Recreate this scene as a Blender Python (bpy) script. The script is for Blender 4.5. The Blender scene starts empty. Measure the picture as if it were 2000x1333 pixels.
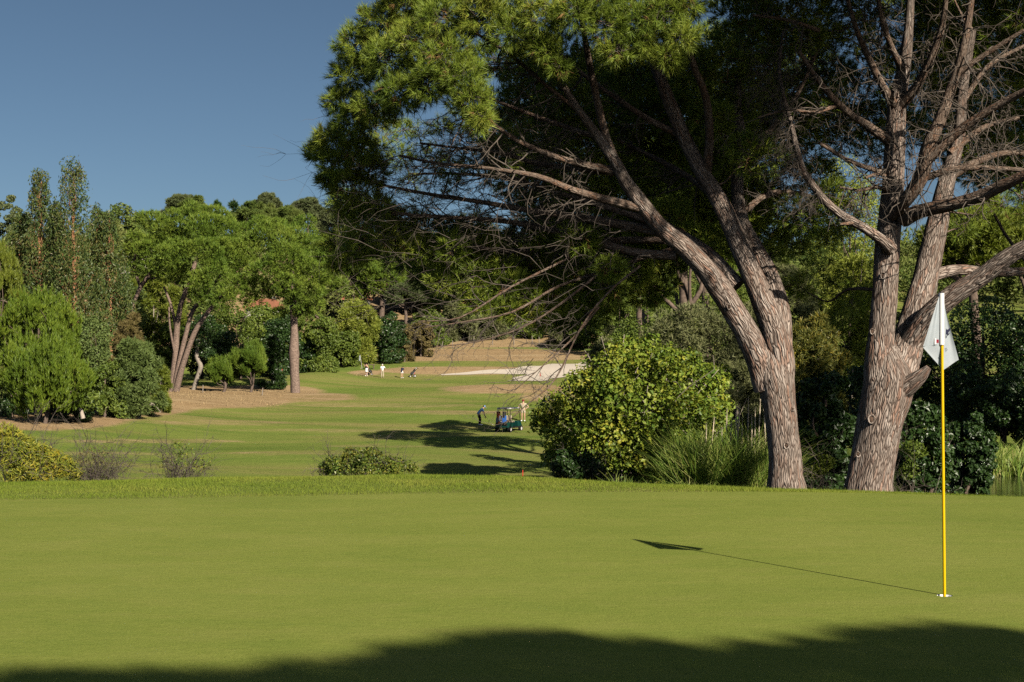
import bpy, bmesh, math, random
import numpy as np
from mathutils import Vector, Matrix

random.seed(7)
R = np.random.default_rng(11)
scene = bpy.context.scene
COL = scene.collection
F, HZ, CZ = 2778.0, 690.0, 1.7          # focal length (px of a 2000 px wide frame), horizon row, eye height


def P(px, py, Y):
    return np.array([(px - 1000.0) / F * Y, Y, CZ + (HZ - py) / F * Y])


def sstep(a, b, x):
    t = np.clip((np.asarray(x, float) - a) / (b - a), 0, 1)
    return t * t * (3 - 2 * t)


# ------------------------------------------------------------------ scene objects
def tag(o, label=None, cat=None, group=None, kind=None):
    if label: o['label'] = label
    if cat: o['category'] = cat
    if group: o['group'] = group
    if kind: o['kind'] = kind
    return o


def empty(name, loc, label, cat, group=None, rz=0.0):
    o = bpy.data.objects.new(name, None)
    o.empty_display_size = 0.3
    COL.objects.link(o)
    o.location = [float(v) for v in loc]
    o.rotation_euler = (0, 0, rz)
    return tag(o, label, cat, group)


class MB:
    """collects vertices and faces and links them as one mesh object"""

    def __init__(s):
        s.v, s.f, s.uv, s.mi, s.sm, s.n = [], [], [], [], [], 0

    def add(s, v, f, uv=None, mat=0, smooth=False):
        v = np.asarray(v, np.float32).reshape(-1, 3)
        f = np.asarray(f, np.int32)
        if len(f) == 0: return
        s.v.append(v); s.f.append(f + s.n); s.n += len(v)
        s.uv.append(None if uv is None else np.asarray(uv, np.float32))
        s.mi.append(mat); s.sm.append(smooth)

    def mesh(s, name):
        me = bpy.data.meshes.new(name)
        if not s.v: return me
        v = np.concatenate(s.v)
        loops = np.concatenate([f.ravel() for f in s.f])
        tot = np.concatenate([np.full(len(f), f.shape[1], np.int32) for f in s.f])
        start = np.concatenate([[0], np.cumsum(tot)[:-1]]).astype(np.int32)
        mi = np.concatenate([np.full(len(f), m, np.int32) for f, m in zip(s.f, s.mi)])
        sm = np.concatenate([np.full(len(f), k, bool) for f, k in zip(s.f, s.sm)])
        me.vertices.add(len(v)); me.vertices.foreach_set('co', v.ravel())
        me.loops.add(len(loops)); me.loops.foreach_set('vertex_index', loops)
        me.polygons.add(len(tot)); me.polygons.foreach_set('loop_start', start)
        me.polygons.foreach_set('material_index', mi)
        me.polygons.foreach_set('use_smooth', sm)
        if any(u is not None for u in s.uv):
            uvs = np.concatenate([np.zeros((f.size, 2), np.float32) if u is None else u.reshape(-1, 2)
                                  for f, u in zip(s.f, s.uv)])
            l = me.uv_layers.new(name='UVMap')
            l.data.foreach_set('uv', uvs.ravel())
        me.update(calc_edges=True)
        return me

    def build(s, name, mats, parent=None, loc=None):
        me = s.mesh(name)
        if not isinstance(mats, (list, tuple)): mats = [mats]
        for m in mats: me.materials.append(m)
        o = bpy.data.objects.new(name, me)
        COL.objects.link(o)
        if parent is not None:
            o.parent = parent
            off = Vector(parent['_o']) if '_o' in parent else parent.location
        if loc is not None: o.location = [float(a) for a in loc]
        return o

    # ---- shapes
    def tube(s, pts, rad, n=6, sub=3, rough=0.0, mat=0, cap=True, seed=None, smooth=True):
        pts = np.asarray(pts, float); rad = np.asarray(rad, float)
        if len(pts) > 2 and sub > 1:
            q = np.vstack([2 * pts[0] - pts[1], pts, 2 * pts[-1] - pts[-2]])
            op, orr = [], []
            ts = np.arange(sub) / sub
            for i in range(1, len(q) - 2):
                p0, p1, p2, p3 = q[i - 1], q[i], q[i + 1], q[i + 2]
                for t in ts:
                    op.append(0.5 * ((2 * p1) + (p2 - p0) * t + (2 * p0 - 5 * p1 + 4 * p2 - p3) * t * t + (3 * p1 - p0 - 3 * p2 + p3) * t ** 3))
                    orr.append(rad[i - 1] * (1 - t) + rad[i] * t)
            op.append(pts[-1]); orr.append(rad[-1])
            pts, rad = np.array(op), np.array(orr)
        m = len(pts)
        T = np.gradient(pts, axis=0)
        T /= np.linalg.norm(T, axis=1)[:, None] + 1e-9
        up = np.array([0, 0, 1.0]) if abs(T[0][2]) < 0.9 else np.array([0, 1.0, 0])
        nn = np.cross(T[0], up); nn /= np.linalg.norm(nn)
        N = np.zeros((m, 3)); N[0] = nn
        for i in range(1, m):
            w = N[i - 1] - T[i] * (N[i - 1] @ T[i]); N[i] = w / (np.linalg.norm(w) + 1e-9)
        B = np.cross(T, N)
        a = np.arange(n) / n * 2 * math.pi
        seg = np.concatenate([[0], np.cumsum(np.linalg.norm(np.diff(pts, axis=0), axis=1))])
        rr = np.repeat(rad[:, None], n, 1)
        if rough > 0:
            rg = np.random.default_rng(seed if seed is not None else 3)
            k = np.zeros((m, n))
            for _ in range(7):
                fa, fv = rg.integers(1, 6), rg.uniform(1, 9)
                k += np.sin(fa * a[None, :] + rg.uniform(0, 6.28) + np.sin(seg[:, None] * fv * .6 + rg.uniform(0, 6))) * np.cos(seg[:, None] * fv + rg.uniform(0, 6.28))
            rr = rr * (1 + rough * k / 2.2)
        V = pts[:, None, :] + rr[:, :, None] * (np.cos(a)[None, :, None] * N[:, None, :] + np.sin(a)[None, :, None] * B[:, None, :])
        i = np.arange(m - 1)[:, None]; j = np.arange(n)[None, :]; j2 = (j + 1) % n
        f = np.stack([i * n + j, i * n + j2, (i + 1) * n + j2, (i + 1) * n + j], -1).reshape(-1, 4)
        circ = 2 * math.pi * max(rad.max(), 1e-4)
        u0 = (j / n * circ) + 0 * i; u1 = ((j + 1) / n * circ) + 0 * i
        v0 = seg[:-1][:, None] + 0 * j; v1 = seg[1:][:, None] + 0 * j
        uv = np.stack([np.stack([u0, v0], -1), np.stack([u1, v0], -1), np.stack([u1, v1], -1), np.stack([u0, v1], -1)], 2).reshape(-1, 2)
        s.add(V.reshape(-1, 3), f, uv, mat, smooth)
        if cap:
            for k in (0, m - 1):
                s.add(V[k], [list(range(n)) if k else list(range(n))[::-1]], None, mat, False)
        return pts, rad

    def box(s, c, d, rot=None, mat=0, taper=1.0):
        x, y, z = np.array(d) / 2.0
        v = np.array([[-x, -y, -z], [x, -y, -z], [x, y, -z], [-x, y, -z], [-x * taper, -y * taper, z], [x * taper, -y * taper, z], [x * taper, y * taper, z], [-x * taper, y * taper, z]])
        if rot is not None: v = v @ np.array(rot).T
        s.add(v + np.array(c), [[0, 3, 2, 1], [4, 5, 6, 7], [0, 1, 5, 4], [1, 2, 6, 5], [2, 3, 7, 6], [3, 0, 4, 7]], None, mat)

    def ball(s, c, r, nu=10, nv=7, mat=0, zmin=-1.0):
        r = np.ones(3) * np.array(r)
        th = np.arange(nu) / nu * 2 * math.pi
        ph = np.linspace(math.asin(max(zmin, -1)), math.pi / 2, nv)
        V = np.stack([np.cos(ph)[:, None] * np.cos(th), np.cos(ph)[:, None] * np.sin(th), np.sin(ph)[:, None] + 0 * th], -1) * r + np.array(c)
        i = np.arange(nv - 1)[:, None]; j = np.arange(nu)[None, :]; j2 = (j + 1) % nu
        s.add(V.reshape(-1, 3), np.stack([i * nu + j, i * nu + j2, (i + 1) * nu + j2, (i + 1) * nu + j], -1).reshape(-1, 4), None, mat, True)

    def leaves(s, p, nrm, size, aspect=0.5, jit=0.8, up=0.0, mat=0, fold=0.25, droop=0.0):
        """small folded leaves: two triangles each"""
        n = len(p)
        if n == 0: return
        nrm = nrm + R.normal(0, jit, (n, 3)); nrm[:, 2] += up
        nrm /= np.linalg.norm(nrm, axis=1)[:, None] + 1e-9
        t = R.normal(0, 1, (n, 3)); t[:, 2] -= droop
        t -= nrm * (t * nrm).sum(1)[:, None]
        t /= np.linalg.norm(t, axis=1)[:, None] + 1e-9
        b = np.cross(nrm, t)
        size = (np.ones(n) * size * R.uniform(.65, 1.35, n))[:, None]
        v = np.stack([p - t * size * .5, p + b * size * aspect * .5 + nrm * size * fold * .5 - t * size * .08, p + t * size * .5, p - b * size * aspect * .5 + nrm * size * fold * .5 - t * size * .08], 1)
        k = np.arange(n)[:, None] * 4
        f = np.concatenate([k + [[0, 2, 1]], k + [[0, 3, 2]]], 0)
        s.add(v.reshape(-1, 3), f, None, mat)

    def tufts(s, p, ax, n, length, width, spread=1.0, mat=0):
        """bundles of needles: n thin triangles fanning out round each axis"""
        m = len(p)
        if m == 0: return
        ax = ax / (np.linalg.norm(ax, axis=1)[:, None] + 1e-9)
        d = ax[:, None, :] + R.normal(0, spread, (m, n, 3)) * 0.6
        d /= np.linalg.norm(d, axis=2)[:, :, None] + 1e-9
        L = (np.ones((m, 1)) * length if np.ndim(length) == 0 else np.asarray(length)[:, None]) * R.uniform(.7, 1.15, (m, n))
        base = p[:, None, :] + d * L[:, :, None] * .05 + ax[:, None, :] * (R.uniform(-.35, .15, (m, n)) * L)[:, :, None]
        sd = np.cross(d, R.normal(0, 1, (m, n, 3)))
        sd /= np.linalg.norm(sd, axis=2)[:, :, None] + 1e-9
        w = width * R.uniform(.7, 1.3, (m, n))[:, :, None]
        v = np.stack([base - sd * w * .5, base + sd * w * .5, base + d * L[:, :, None]], 2).reshape(-1, 3)
        s.add(v, np.arange(len(v)).reshape(-1, 3), None, mat)


# ------------------------------------------------------------------ materials
def new_mat(name):
    m = bpy.data.materials.new(name); m.use_nodes = True
    nt = m.node_tree; nt.nodes.clear()
    out = nt.nodes.new('ShaderNodeOutputMaterial')
    return m, nt, out


def N(nt, kind, **kw):
    n = nt.nodes.new(kind)
    for k, v in kw.items():
        if k.startswith('_'): n.inputs[k[1:]].default_value = v
        elif k.startswith('i') and k[1:].isdigit(): n.inputs[int(k[1:])].default_value = v
        else: setattr(n, k, v)
    return n


def ramp(nt, stops, fac):
    r = nt.nodes.new('ShaderNodeValToRGB')
    e = r.color_ramp.elements
    while len(e) < len(stops): e.new(0.5)
    for el, (p, c) in zip(e, stops):
        el.position = p; el.color = (*c, 1) if len(c) == 3 else c
    nt.links.new(fac, r.inputs[0])
    return r


def mixc(nt, a, b, fac, mode='MIX'):
    m = nt.nodes.new('ShaderNodeMix'); m.data_type = 'RGBA'; m.blend_type = mode
    for sock, val in ((m.inputs[0], fac), (m.inputs[6], a), (m.inputs[7], b)):
        if hasattr(val, 'is_linked'): nt.links.new(val, sock)
        elif isinstance(val, (int, float)): sock.default_value = val
        else: sock.default_value = (*val, 1)
    return m.outputs[2]


def math_n(nt, op, a, b=None, clamp=False):
    m = nt.nodes.new('ShaderNodeMath'); m.operation = op; m.use_clamp = clamp
    for k, val in enumerate((a, b)):
        if val is None: continue
        if hasattr(val, 'is_linked'): nt.links.new(val, m.inputs[k])
        else: m.inputs[k].default_value = val
    return m.outputs[0]


def noise(nt, coord, scale, detail=3, rough=.55, dist=0.0, sc=None):
    n = N(nt, 'ShaderNodeTexNoise', _Scale=scale, _Detail=detail, _Roughness=rough, _Distortion=dist)
    if sc is not None:
        mp = nt.nodes.new('ShaderNodeMapping'); mp.inputs['Scale'].default_value = sc
        nt.links.new(coord, mp.inputs[0]); coord = mp.outputs[0]
    nt.links.new(coord, n.inputs['Vector'])
    return n.outputs['Fac']


def plain(name, col, rough=.6, spec=.3, metal=0.0, var=0.0):
    m, nt, out = new_mat(name)
    b = N(nt, 'ShaderNodeBsdfPrincipled', _Roughness=rough, _Metallic=metal)
    b.inputs['Specular IOR Level'].default_value = spec
    b.inputs['Base Color'].default_value = (*col, 1)
    if var > 0:
        tc = N(nt, 'ShaderNodeTexCoord')
        f = noise(nt, tc.outputs['Object'], 9, 4)
        r = ramp(nt, [(.3, tuple(c * (1 - var) for c in col)), (.7, tuple(min(1, c * (1 + var)) for c in col))], f)
        nt.links.new(r.outputs[0], b.inputs['Base Color'])
    nt.links.new(b.outputs[0], out.inputs[0])
    return m


def leaf_mat(name, cols, rough=.55, spec=.25, trans=.22, nscale=.6, tint=.35, tcol=None):
    """cols: list of colours the leaves vary between (each leaf its own), drifting slowly over the crown"""
    m, nt, out = new_mat(name)
    g = N(nt, 'ShaderNodeNewGeometry'); tc = N(nt, 'ShaderNodeTexCoord')
    stops = [(i / max(1, len(cols) - 1), c) for i, c in enumerate(cols)]
    nz = noise(nt, tc.outputs['Object'], nscale, 3)
    f = math_n(nt, 'ADD', math_n(nt, 'MULTIPLY', g.outputs['Random Per Island'], 1 - tint), math_n(nt, 'MULTIPLY_ADD', nz, 1.0), True)
    # random part + drift part
    dr = math_n(nt, 'MULTIPLY', math_n(nt, 'SUBTRACT', nz, .5), tint * 3.2)
    f = math_n(nt, 'ADD', math_n(nt, 'MULTIPLY_ADD', g.outputs['Random Per Island'], 1 - tint), dr)
    nt.nodes[-1]
    f = math_n(nt, 'ADD', math_n(nt, 'ADD', math_n(nt, 'MULTIPLY', g.outputs['Random Per Island'], 1 - tint), tint * .5), dr, True)
    c = ramp(nt, stops, f).outputs[0]
    b = N(nt, 'ShaderNodeBsdfPrincipled', _Roughness=rough)
    b.inputs['Specular IOR Level'].default_value = spec
    nt.links.new(c, b.inputs['Base Color'])
    t = N(nt, 'ShaderNodeBsdfTranslucent')
    nt.links.new(mixc(nt, c, (1.25, 1.35, .5), 1.0, 'MULTIPLY'), t.inputs[0])
    mx = N(nt, 'ShaderNodeMixShader', i0=trans)
    nt.links.new(b.outputs[0], mx.inputs[1]); nt.links.new(t.outputs[0], mx.inputs[2])
    nt.links.new(mx.outputs[0], out.inputs[0])
    return m


def bark_mat(name, plate, plate2, furrow, red, us=11.0, vs=3.6, bump=.03):
    m, nt, out = new_mat(name)
    uv = N(nt, 'ShaderNodeUVMap'); tc = N(nt, 'ShaderNodeTexCoord')
    ds = N(nt, 'ShaderNodeTexNoise', _Scale=5.0, _Detail=3.0); nt.links.new(tc.outputs['Object'], ds.inputs['Vector'])
    off = N(nt, 'ShaderNodeVectorMath', operation='SCALE'); nt.links.new(ds.outputs['Color'], off.inputs[0]); off.inputs['Scale'].default_value = .075
    ad = N(nt, 'ShaderNodeVectorMath', operation='ADD'); nt.links.new(uv.outputs[0], ad.inputs[0]); nt.links.new(off.outputs[0], ad.inputs[1])
    mp = N(nt, 'ShaderNodeMapping'); mp.inputs['Scale'].default_value = (us, vs, 1); nt.links.new(ad.outputs[0], mp.inputs[0])
    vo = N(nt, 'ShaderNodeTexVoronoi', feature='DISTANCE_TO_EDGE', _Scale=1.0); nt.links.new(mp.outputs[0], vo.inputs['Vector'])
    vc = N(nt, 'ShaderNodeTexVoronoi', feature='F1', _Scale=1.0); nt.links.new(mp.outputs[0], vc.inputs['Vector'])
    fine = noise(nt, mp.outputs[0], 5.0, 4, .65)
    big = noise(nt, tc.outputs['Object'], 1.6, 3)
    edge = math_n(nt, 'SUBTRACT', vo.outputs['Distance'], math_n(nt, 'MULTIPLY', math_n(nt, 'SUBTRACT', fine, .4), .12))
    k = ramp(nt, [(.0, (0, 0, 0)), (.12, (1, 1, 1))], edge).outputs[0]
    sep = N(nt, 'ShaderNodeSeparateColor'); nt.links.new(vc.outputs['Color'], sep.inputs[0])
    pc = mixc(nt, plate, plate2, sep.outputs[0])
    rf = ramp(nt, [(.56, (0, 0, 0)), (.75, (1, 1, 1))], math_n(nt, 'ADD', math_n(nt, 'MULTIPLY', sep.outputs[1], .5), math_n(nt, 'MULTIPLY', big, .5))).outputs[0]
    pc = mixc(nt, pc, red, math_n(nt, 'MULTIPLY', rf, .8))
    pc = mixc(nt, pc, (.5, .5, .5), math_n(nt, 'MULTIPLY', fine, .9), 'OVERLAY')
    pc = mixc(nt, pc, ramp(nt, [(.3, (.60, .54, .50)), (.6, (1, 1, 1))], noise(nt, tc.outputs['Object'], 2.6, 5, .65)).outputs[0], .75, 'MULTIPLY')
    c = mixc(nt, furrow, pc, k)
    b = N(nt, 'ShaderNodeBsdfPrincipled', _Roughness=.9); b.inputs['Specular IOR Level'].default_value = .15
    nt.links.new(c, b.inputs['Base Color'])
    bm = N(nt, 'ShaderNodeBump', _Strength=1.0, _Distance=bump)
    h = math_n(nt, 'ADD', math_n(nt, 'MINIMUM', math_n(nt, 'MULTIPLY', edge, 3.0), .8), math_n(nt, 'MULTIPLY', fine, .5))
    nt.links.new(h, bm.inputs['Height']); nt.links.new(bm.outputs[0], b.inputs['Normal'])
    nt.links.new(b.outputs[0], out.inputs[0])
    return m


def grass_green_mat(name):
    m, nt, out = new_mat(name)
    tc = N(nt, 'ShaderNodeTexCoord'); co = tc.outputs['Object']
    a = noise(nt, co, .45, 3, .5, .4, (1, .55, 1))
    bb = noise(nt, co, 2.2, 4, .6, .3, (.6, 1.3, 1))
    mid = noise(nt, co, 11, 4, .65, .2, (.7, 1.2, 1))
    fi = noise(nt, co, 95, 3, .7)
    st = noise(nt, co, 1.2, 2, .5, .6, (.16, 1.0, 1))
    base = ramp(nt, [(.3, (0.118, 0.178, 0.030)), (.5, (0.192, 0.236, 0.048)), (.70, (0.275, 0.290, 0.080))], math_n(nt, 'ADD', math_n(nt, 'MULTIPLY', a, .55), math_n(nt, 'MULTIPLY', st, .45))).outputs[0]
    c = mixc(nt, base, ramp(nt, [(.36, (0.112, 0.164, 0.026)), (.5, (0.168, 0.200, 0.036)), (.66, (0.228, 0.220, 0.064))], bb).outputs[0], .42)
    c = mixc(nt, c, ramp(nt, [(.3, (0.104, 0.148, 0.022)), (.72, (0.232, 0.244, 0.060))], mid).outputs[0], .25)
    c = mixc(nt, c, ramp(nt, [(.3, (0.064, 0.104, 0.011)), (.7, (0.288, 0.304, 0.080))], fi).outputs[0], .38)
    vm = N(nt, 'ShaderNodeTexVoronoi', feature='F1', _Scale=1.1); nt.links.new(co, vm.inputs['Vector'])
    sp = ramp(nt, [(.012, (1, 1, 1)), (.034, (0, 0, 0))], math_n(nt, 'ADD', vm.outputs['Distance'], math_n(nt, 'MULTIPLY', mid, .012))).outputs[0]
    c = mixc(nt, c, (.085, .10, .03), math_n(nt, 'MULTIPLY', sp, .55))
    b = N(nt, 'ShaderNodeBsdfPrincipled', _Roughness=.95); b.inputs['Specular IOR Level'].default_value = .03
    nt.links.new(c, b.inputs['Base Color'])
    bm = N(nt, 'ShaderNodeBump', _Strength=.5, _Distance=.012)
    nt.links.new(math_n(nt, 'ADD', fi, math_n(nt, 'MULTIPLY', mid, 1.2)), bm.inputs['Height']); nt.links.new(bm.outputs[0], b.inputs['Normal'])
    nt.links.new(b.outputs[0], out.inputs[0])
    return m


def terrain_mat(name):
    m, nt, out = new_mat(name)
    tc = N(nt, 'ShaderNodeTexCoord'); co = tc.outputs['Object']
    at = N(nt, 'ShaderNodeAttribute', attribute_name='dry')
    big = noise(nt, co, .055, 4, .55, .8, (.4, 2.2, 1))
    mid = noise(nt, co, .30, 4, .6, .5, (.22, 1.5, 1))
    fin = noise(nt, co, 2.4, 4, .7, 0, (.5, 1.4, 1))
    vf = noise(nt, co, 26, 3, .7)
    gr = ramp(nt, [(.36, (.075, .145, .024)), (.44, (.125, .19, .036)), (.51, (.175, .215, .05)), (.56, (.235, .225, .075)), (.63, (.29, .225, .105))],
              math_n(nt, 'ADD', math_n(nt, 'MULTIPLY', big, .55), math_n(nt, 'MULTIPLY', mid, .45))).outputs[0]
    gr = mixc(nt, gr, ramp(nt, [(.3, (0.084, 0.126, 0.020)), (.7, (0.227, 0.235, 0.063))], fin).outputs[0], .3)
    gr = mixc(nt, gr, ramp(nt, [(.3, (0.067, 0.109, 0.015)), (.7, (0.235, 0.252, 0.067))], vf).outputs[0], .25)
    dr = ramp(nt, [(.28, (.20, .125, .062)), (.5, (.34, .235, .125)), (.72, (.48, .38, .235))], math_n(nt, 'ADD', math_n(nt, 'MULTIPLY', mid, .5), math_n(nt, 'MULTIPLY', fin, .5))).outputs[0]
    dr = mixc(nt, dr, ramp(nt, [(.3, (0.118, 0.067, 0.029)), (.7, (0.353, 0.277, 0.168))], vf).outputs[0], .25)
    # dry attribute, its edge broken up by the noise
    k = math_n(nt, 'ADD', at.outputs['Fac'], math_n(nt, 'MULTIPLY', math_n(nt, 'SUBTRACT', math_n(nt, 'ADD', math_n(nt, 'MULTIPLY', mid, .7), math_n(nt, 'MULTIPLY', fin, .6)), .65), 1.1))
    k = ramp(nt, [(.26, (0, 0, 0)), (.78, (1, 1, 1))], k).outputs[0]
    c = mixc(nt, gr, dr, k)
    b = N(nt, 'ShaderNodeBsdfPrincipled', _Roughness=.95); b.inputs['Specular IOR Level'].default_value = .03
    nt.links.new(c, b.inputs['Base Color'])
    bm = N(nt, 'ShaderNodeBump', _Strength=.6, _Distance=.08)
    nt.links.new(math_n(nt, 'ADD', vf, fin), bm.inputs['Height']); nt.links.new(bm.outputs[0], b.inputs['Normal'])
    nt.links.new(b.outputs[0], out.inputs[0])
    return m


M = {}
M['green'] = grass_green_mat('putting green turf')
M['terrain'] = terrain_mat('fairway and dry grass')
M['blade'] = leaf_mat('fringe grass', [(0.135, 0.2, 0.024), (0.191, 0.25, 0.034), (0.302, 0.31, 0.061)], .8, .1, .35, .5, .5)
M['bark'] = bark_mat('pine bark', (.30, .245, .21), (.41, .35, .31), (.06, .042, .034), (.30, .17, .12), 27, 5.2, .02)
M['bark2'] = bark_mat('branch bark', (.19, .14, .11), (.27, .215, .175), (.06, .04, .03), (.22, .12, .075), 34, 12, .008)
M['knot'] = plain('bark knot', (.075, .05, .038), .95, .05, var=.5)
M['deadneedle'] = plain('dead brown needles', (.20, .115, .05), .8, .1, var=.3)
M['twig'] = plain('dead twig', (.11, .092, .078), .9, .1, var=.35)
M['wood'] = plain('trunk wood', (.13, .097, .078), .9, .1, var=.35)
M['palewood'] = plain('pale branch wood', (.36, .31, .26), .9, .1, var=.3)
M['redwood'] = plain('peeling eucalyptus bark', (.34, .17, .09), .9, .1, var=.35)
M['needle'] = leaf_mat('pine needles', [(0.076, 0.133, 0.018), (0.143, 0.21, 0.024), (0.225, 0.29, 0.035), (0.358, 0.351, 0.052)], .5, .3, .10, 1.3, .45)
M['needle_far'] = leaf_mat('stone pine foliage', [(0.06, 0.113, 0.013), (0.105, 0.174, 0.021), (0.163, 0.228, 0.028), (0.212, 0.254, 0.038)], .55, .25, .2, .28, .5)
M['needle_young'] = leaf_mat('young pine foliage', [(0.066, 0.118, 0.013), (0.132, 0.201, 0.02), (0.224, 0.284, 0.029)], .5, .3, .3, .3, .4)
M['yellow_pine'] = leaf_mat('yellowish pine foliage', [(0.079, 0.112, 0.013), (0.146, 0.185, 0.023), (0.224, 0.246, 0.034)], .5, .3, .25, .3, .4)
M['euc'] = leaf_mat('eucalyptus leaves', [(.028, .055, .016), (.05, .088, .022), (.085, .12, .03), (.12, .13, .036), (.15, .10, .04)], .45, .35, .15, .4, .3)
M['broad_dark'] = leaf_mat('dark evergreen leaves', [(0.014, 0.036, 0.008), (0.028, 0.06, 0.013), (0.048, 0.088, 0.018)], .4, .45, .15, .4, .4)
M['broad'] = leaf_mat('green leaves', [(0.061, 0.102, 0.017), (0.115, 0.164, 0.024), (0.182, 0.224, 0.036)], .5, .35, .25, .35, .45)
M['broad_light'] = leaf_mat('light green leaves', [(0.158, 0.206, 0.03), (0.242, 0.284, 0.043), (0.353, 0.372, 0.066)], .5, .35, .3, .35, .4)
M['olive'] = leaf_mat('olive grey leaves', [(0.102, 0.122, 0.048), (0.158, 0.172, 0.069), (0.219, 0.219, 0.102)], .6, .3, .2, .5, .4)
M['olive_green'] = leaf_mat('fine green foliage', [(0.07, 0.114, 0.031), (0.119, 0.168, 0.043), (0.168, 0.215, 0.061)], .6, .3, .2, .4, .4)
M['yellow_bush'] = leaf_mat('yellow flowered leaves', [(0.078, 0.101, 0.023), (0.117, 0.136, 0.031), (0.156, 0.164, 0.039), (0.203, 0.187, 0.039), (0.39, 0.281, 0.031)], .5, .3, .2, .8, .2)
M['rusty'] = leaf_mat('rusty leaves', [(0.091, 0.076, 0.03), (0.152, 0.117, 0.045), (0.183, 0.158, 0.051)], .6, .2, .2, .5, .3)
M['fig'] = leaf_mat('fig leaves', [(0.07, 0.138, 0.019), (0.129, 0.202, 0.025), (0.239, 0.292, 0.035), (0.439, 0.406, 0.05)], .48, .3, .25, 1.1, .45)
M['bramble'] = leaf_mat('bramble leaves', [(0.039, 0.079, 0.014), (0.092, 0.146, 0.022), (0.198, 0.224, 0.036), (0.264, 0.198, 0.036)], .4, .4, .2, 1.2, .35)
M['mimosa'] = leaf_mat('mimosa leaves', [(0.113, 0.169, 0.024), (0.213, 0.247, 0.034), (0.336, 0.314, 0.039), (0.471, 0.348, 0.029)], .5, .3, .3, 1.5, .35)
M['reed'] = leaf_mat('reed blades', [(0.093, 0.174, 0.026), (0.16, 0.254, 0.041), (0.266, 0.321, 0.067), (0.426, 0.375, 0.161)], .5, .3, .3, .8, .3)
M['plume'] = plain('dry seed plume', (.52, .44, .33), .9, .1, var=.3)
M['hill'] = leaf_mat('hillside wood foliage', [(0.042, 0.08, 0.02), (0.085, 0.128, 0.025), (0.142, 0.175, 0.039), (0.198, 0.209, 0.069)], .6, .2, .15, .05, .6)
M['dusty'] = leaf_mat('dusty pine foliage', [(0.063, 0.088, 0.035), (0.103, 0.13, 0.049), (0.153, 0.167, 0.079)], .6, .2, .15, .2, .4)
M['yellow'] = plain('yellow paint', (.66, .42, .0), .35, .4)
M['white'] = plain('white plastic', (.68, .68, .68), .45, .4)
M['offwhite'] = plain('off white paint', (.55, .53, .50), .5, .3, var=.06)
M['black'] = plain('black', (.012, .012, .013), .5, .4)
M['darkcloth'] = plain('black cloth', (.014, .014, .018), .85, .2)
M['navy'] = plain('navy cloth', (.02, .022, .05), .85, .2)
M['bluecloth'] = plain('light blue cloth', (.20, .38, .66), .85, .2)
M['blue'] = plain('blue nylon', (.03, .12, .42), .6, .3)
M['grey'] = plain('grey nylon', (.16, .18, .22), .6, .3)
M['orange'] = plain('orange nylon', (.36, .075, .025), .6, .3)
M['whitecloth'] = plain('white cloth', (.80, .79, .78), .85, .2)
M['khaki'] = plain('khaki cloth', (.42, .36, .26), .85, .2)
M['skin'] = plain('skin', (.50, .30, .20), .55, .35)
M['hair'] = plain('dark hair', (.03, .02, .014), .6, .3)
M['silverhair'] = plain('silver hair', (.62, .60, .57), .6, .3)
M['redcap'] = plain('maroon cloth', (.22, .015, .03), .85, .2)
M['cartgreen'] = plain('dark green cart body', (.004, .036, .03), .3, .5)
M['rubber'] = plain('tyre rubber', (.015, .015, .016), .85, .2)
M['steel'] = plain('brushed steel', (.55, .55, .56), .35, .5, 1.0)
M['redstake'] = plain('red stake paint', (.55, .05, .03), .5, .3)
M['post'] = plain('weathered post', (.25, .215, .18), .9, .1, var=.25)
M['wall'] = plain('cream render', (.44, .41, .36), .85, .2, var=.1)
M['roof'] = plain('orange roof tiles', (.25, .105, .06), .8, .2, var=.3)
M['maroonroof'] = plain('maroon roof tiles', (.13, .05, .045), .8, .2, var=.3)
M['glass'] = plain('window glass', (.03, .04, .05), .08, .6)
M['path'] = plain('pale dirt track', (.50, .44, .37), .95, .1, var=.22)
M['cup'] = plain('cup liner', (.75, .75, .74), .5, .3)


def cloth_mat():
    m, nt, out = new_mat('white flag nylon')
    b = N(nt, 'ShaderNodeBsdfPrincipled', _Roughness=.6); b.inputs['Specular IOR Level'].default_value = .25
    tc = N(nt, 'ShaderNodeTexCoord')
    r = ramp(nt, [(.35, (.40, .45, .50)), (.65, (.45, .49, .53))], noise(nt, tc.outputs['Object'], 20, 3))
    nt.links.new(r.outputs[0], b.inputs['Base Color'])
    t = N(nt, 'ShaderNodeBsdfTranslucent'); t.inputs[0].default_value = (.5, .56, .62, 1)
    mx = N(nt, 'ShaderNodeMixShader', i0=.3)
    nt.links.new(b.outputs[0], mx.inputs[1]); nt.links.new(t.outputs[0], mx.inputs[2]); nt.links.new(mx.outputs[0], out.inputs[0])
    return m


M['flag'] = cloth_mat()


def water_mat():
    m, nt, out = new_mat('pond water')
    b = N(nt, 'ShaderNodeBsdfPrincipled', _Roughness=.06); b.inputs['Base Color'].default_value = (.014, .018, .008, 1)
    b.inputs['Specular IOR Level'].default_value = .6
    tc = N(nt, 'ShaderNodeTexCoord')
    bm = N(nt, 'ShaderNodeBump', _Strength=.25, _Distance=.02)
    nt.links.new(noise(nt, tc.outputs['Object'], 5, 2, .5, 0, (1, 2.5, 1)), bm.inputs['Height']); nt.links.new(bm.outputs[0], b.inputs['Normal'])
    nt.links.new(b.outputs[0], out.inputs[0])
    return m


M['water'] = water_mat()

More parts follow.
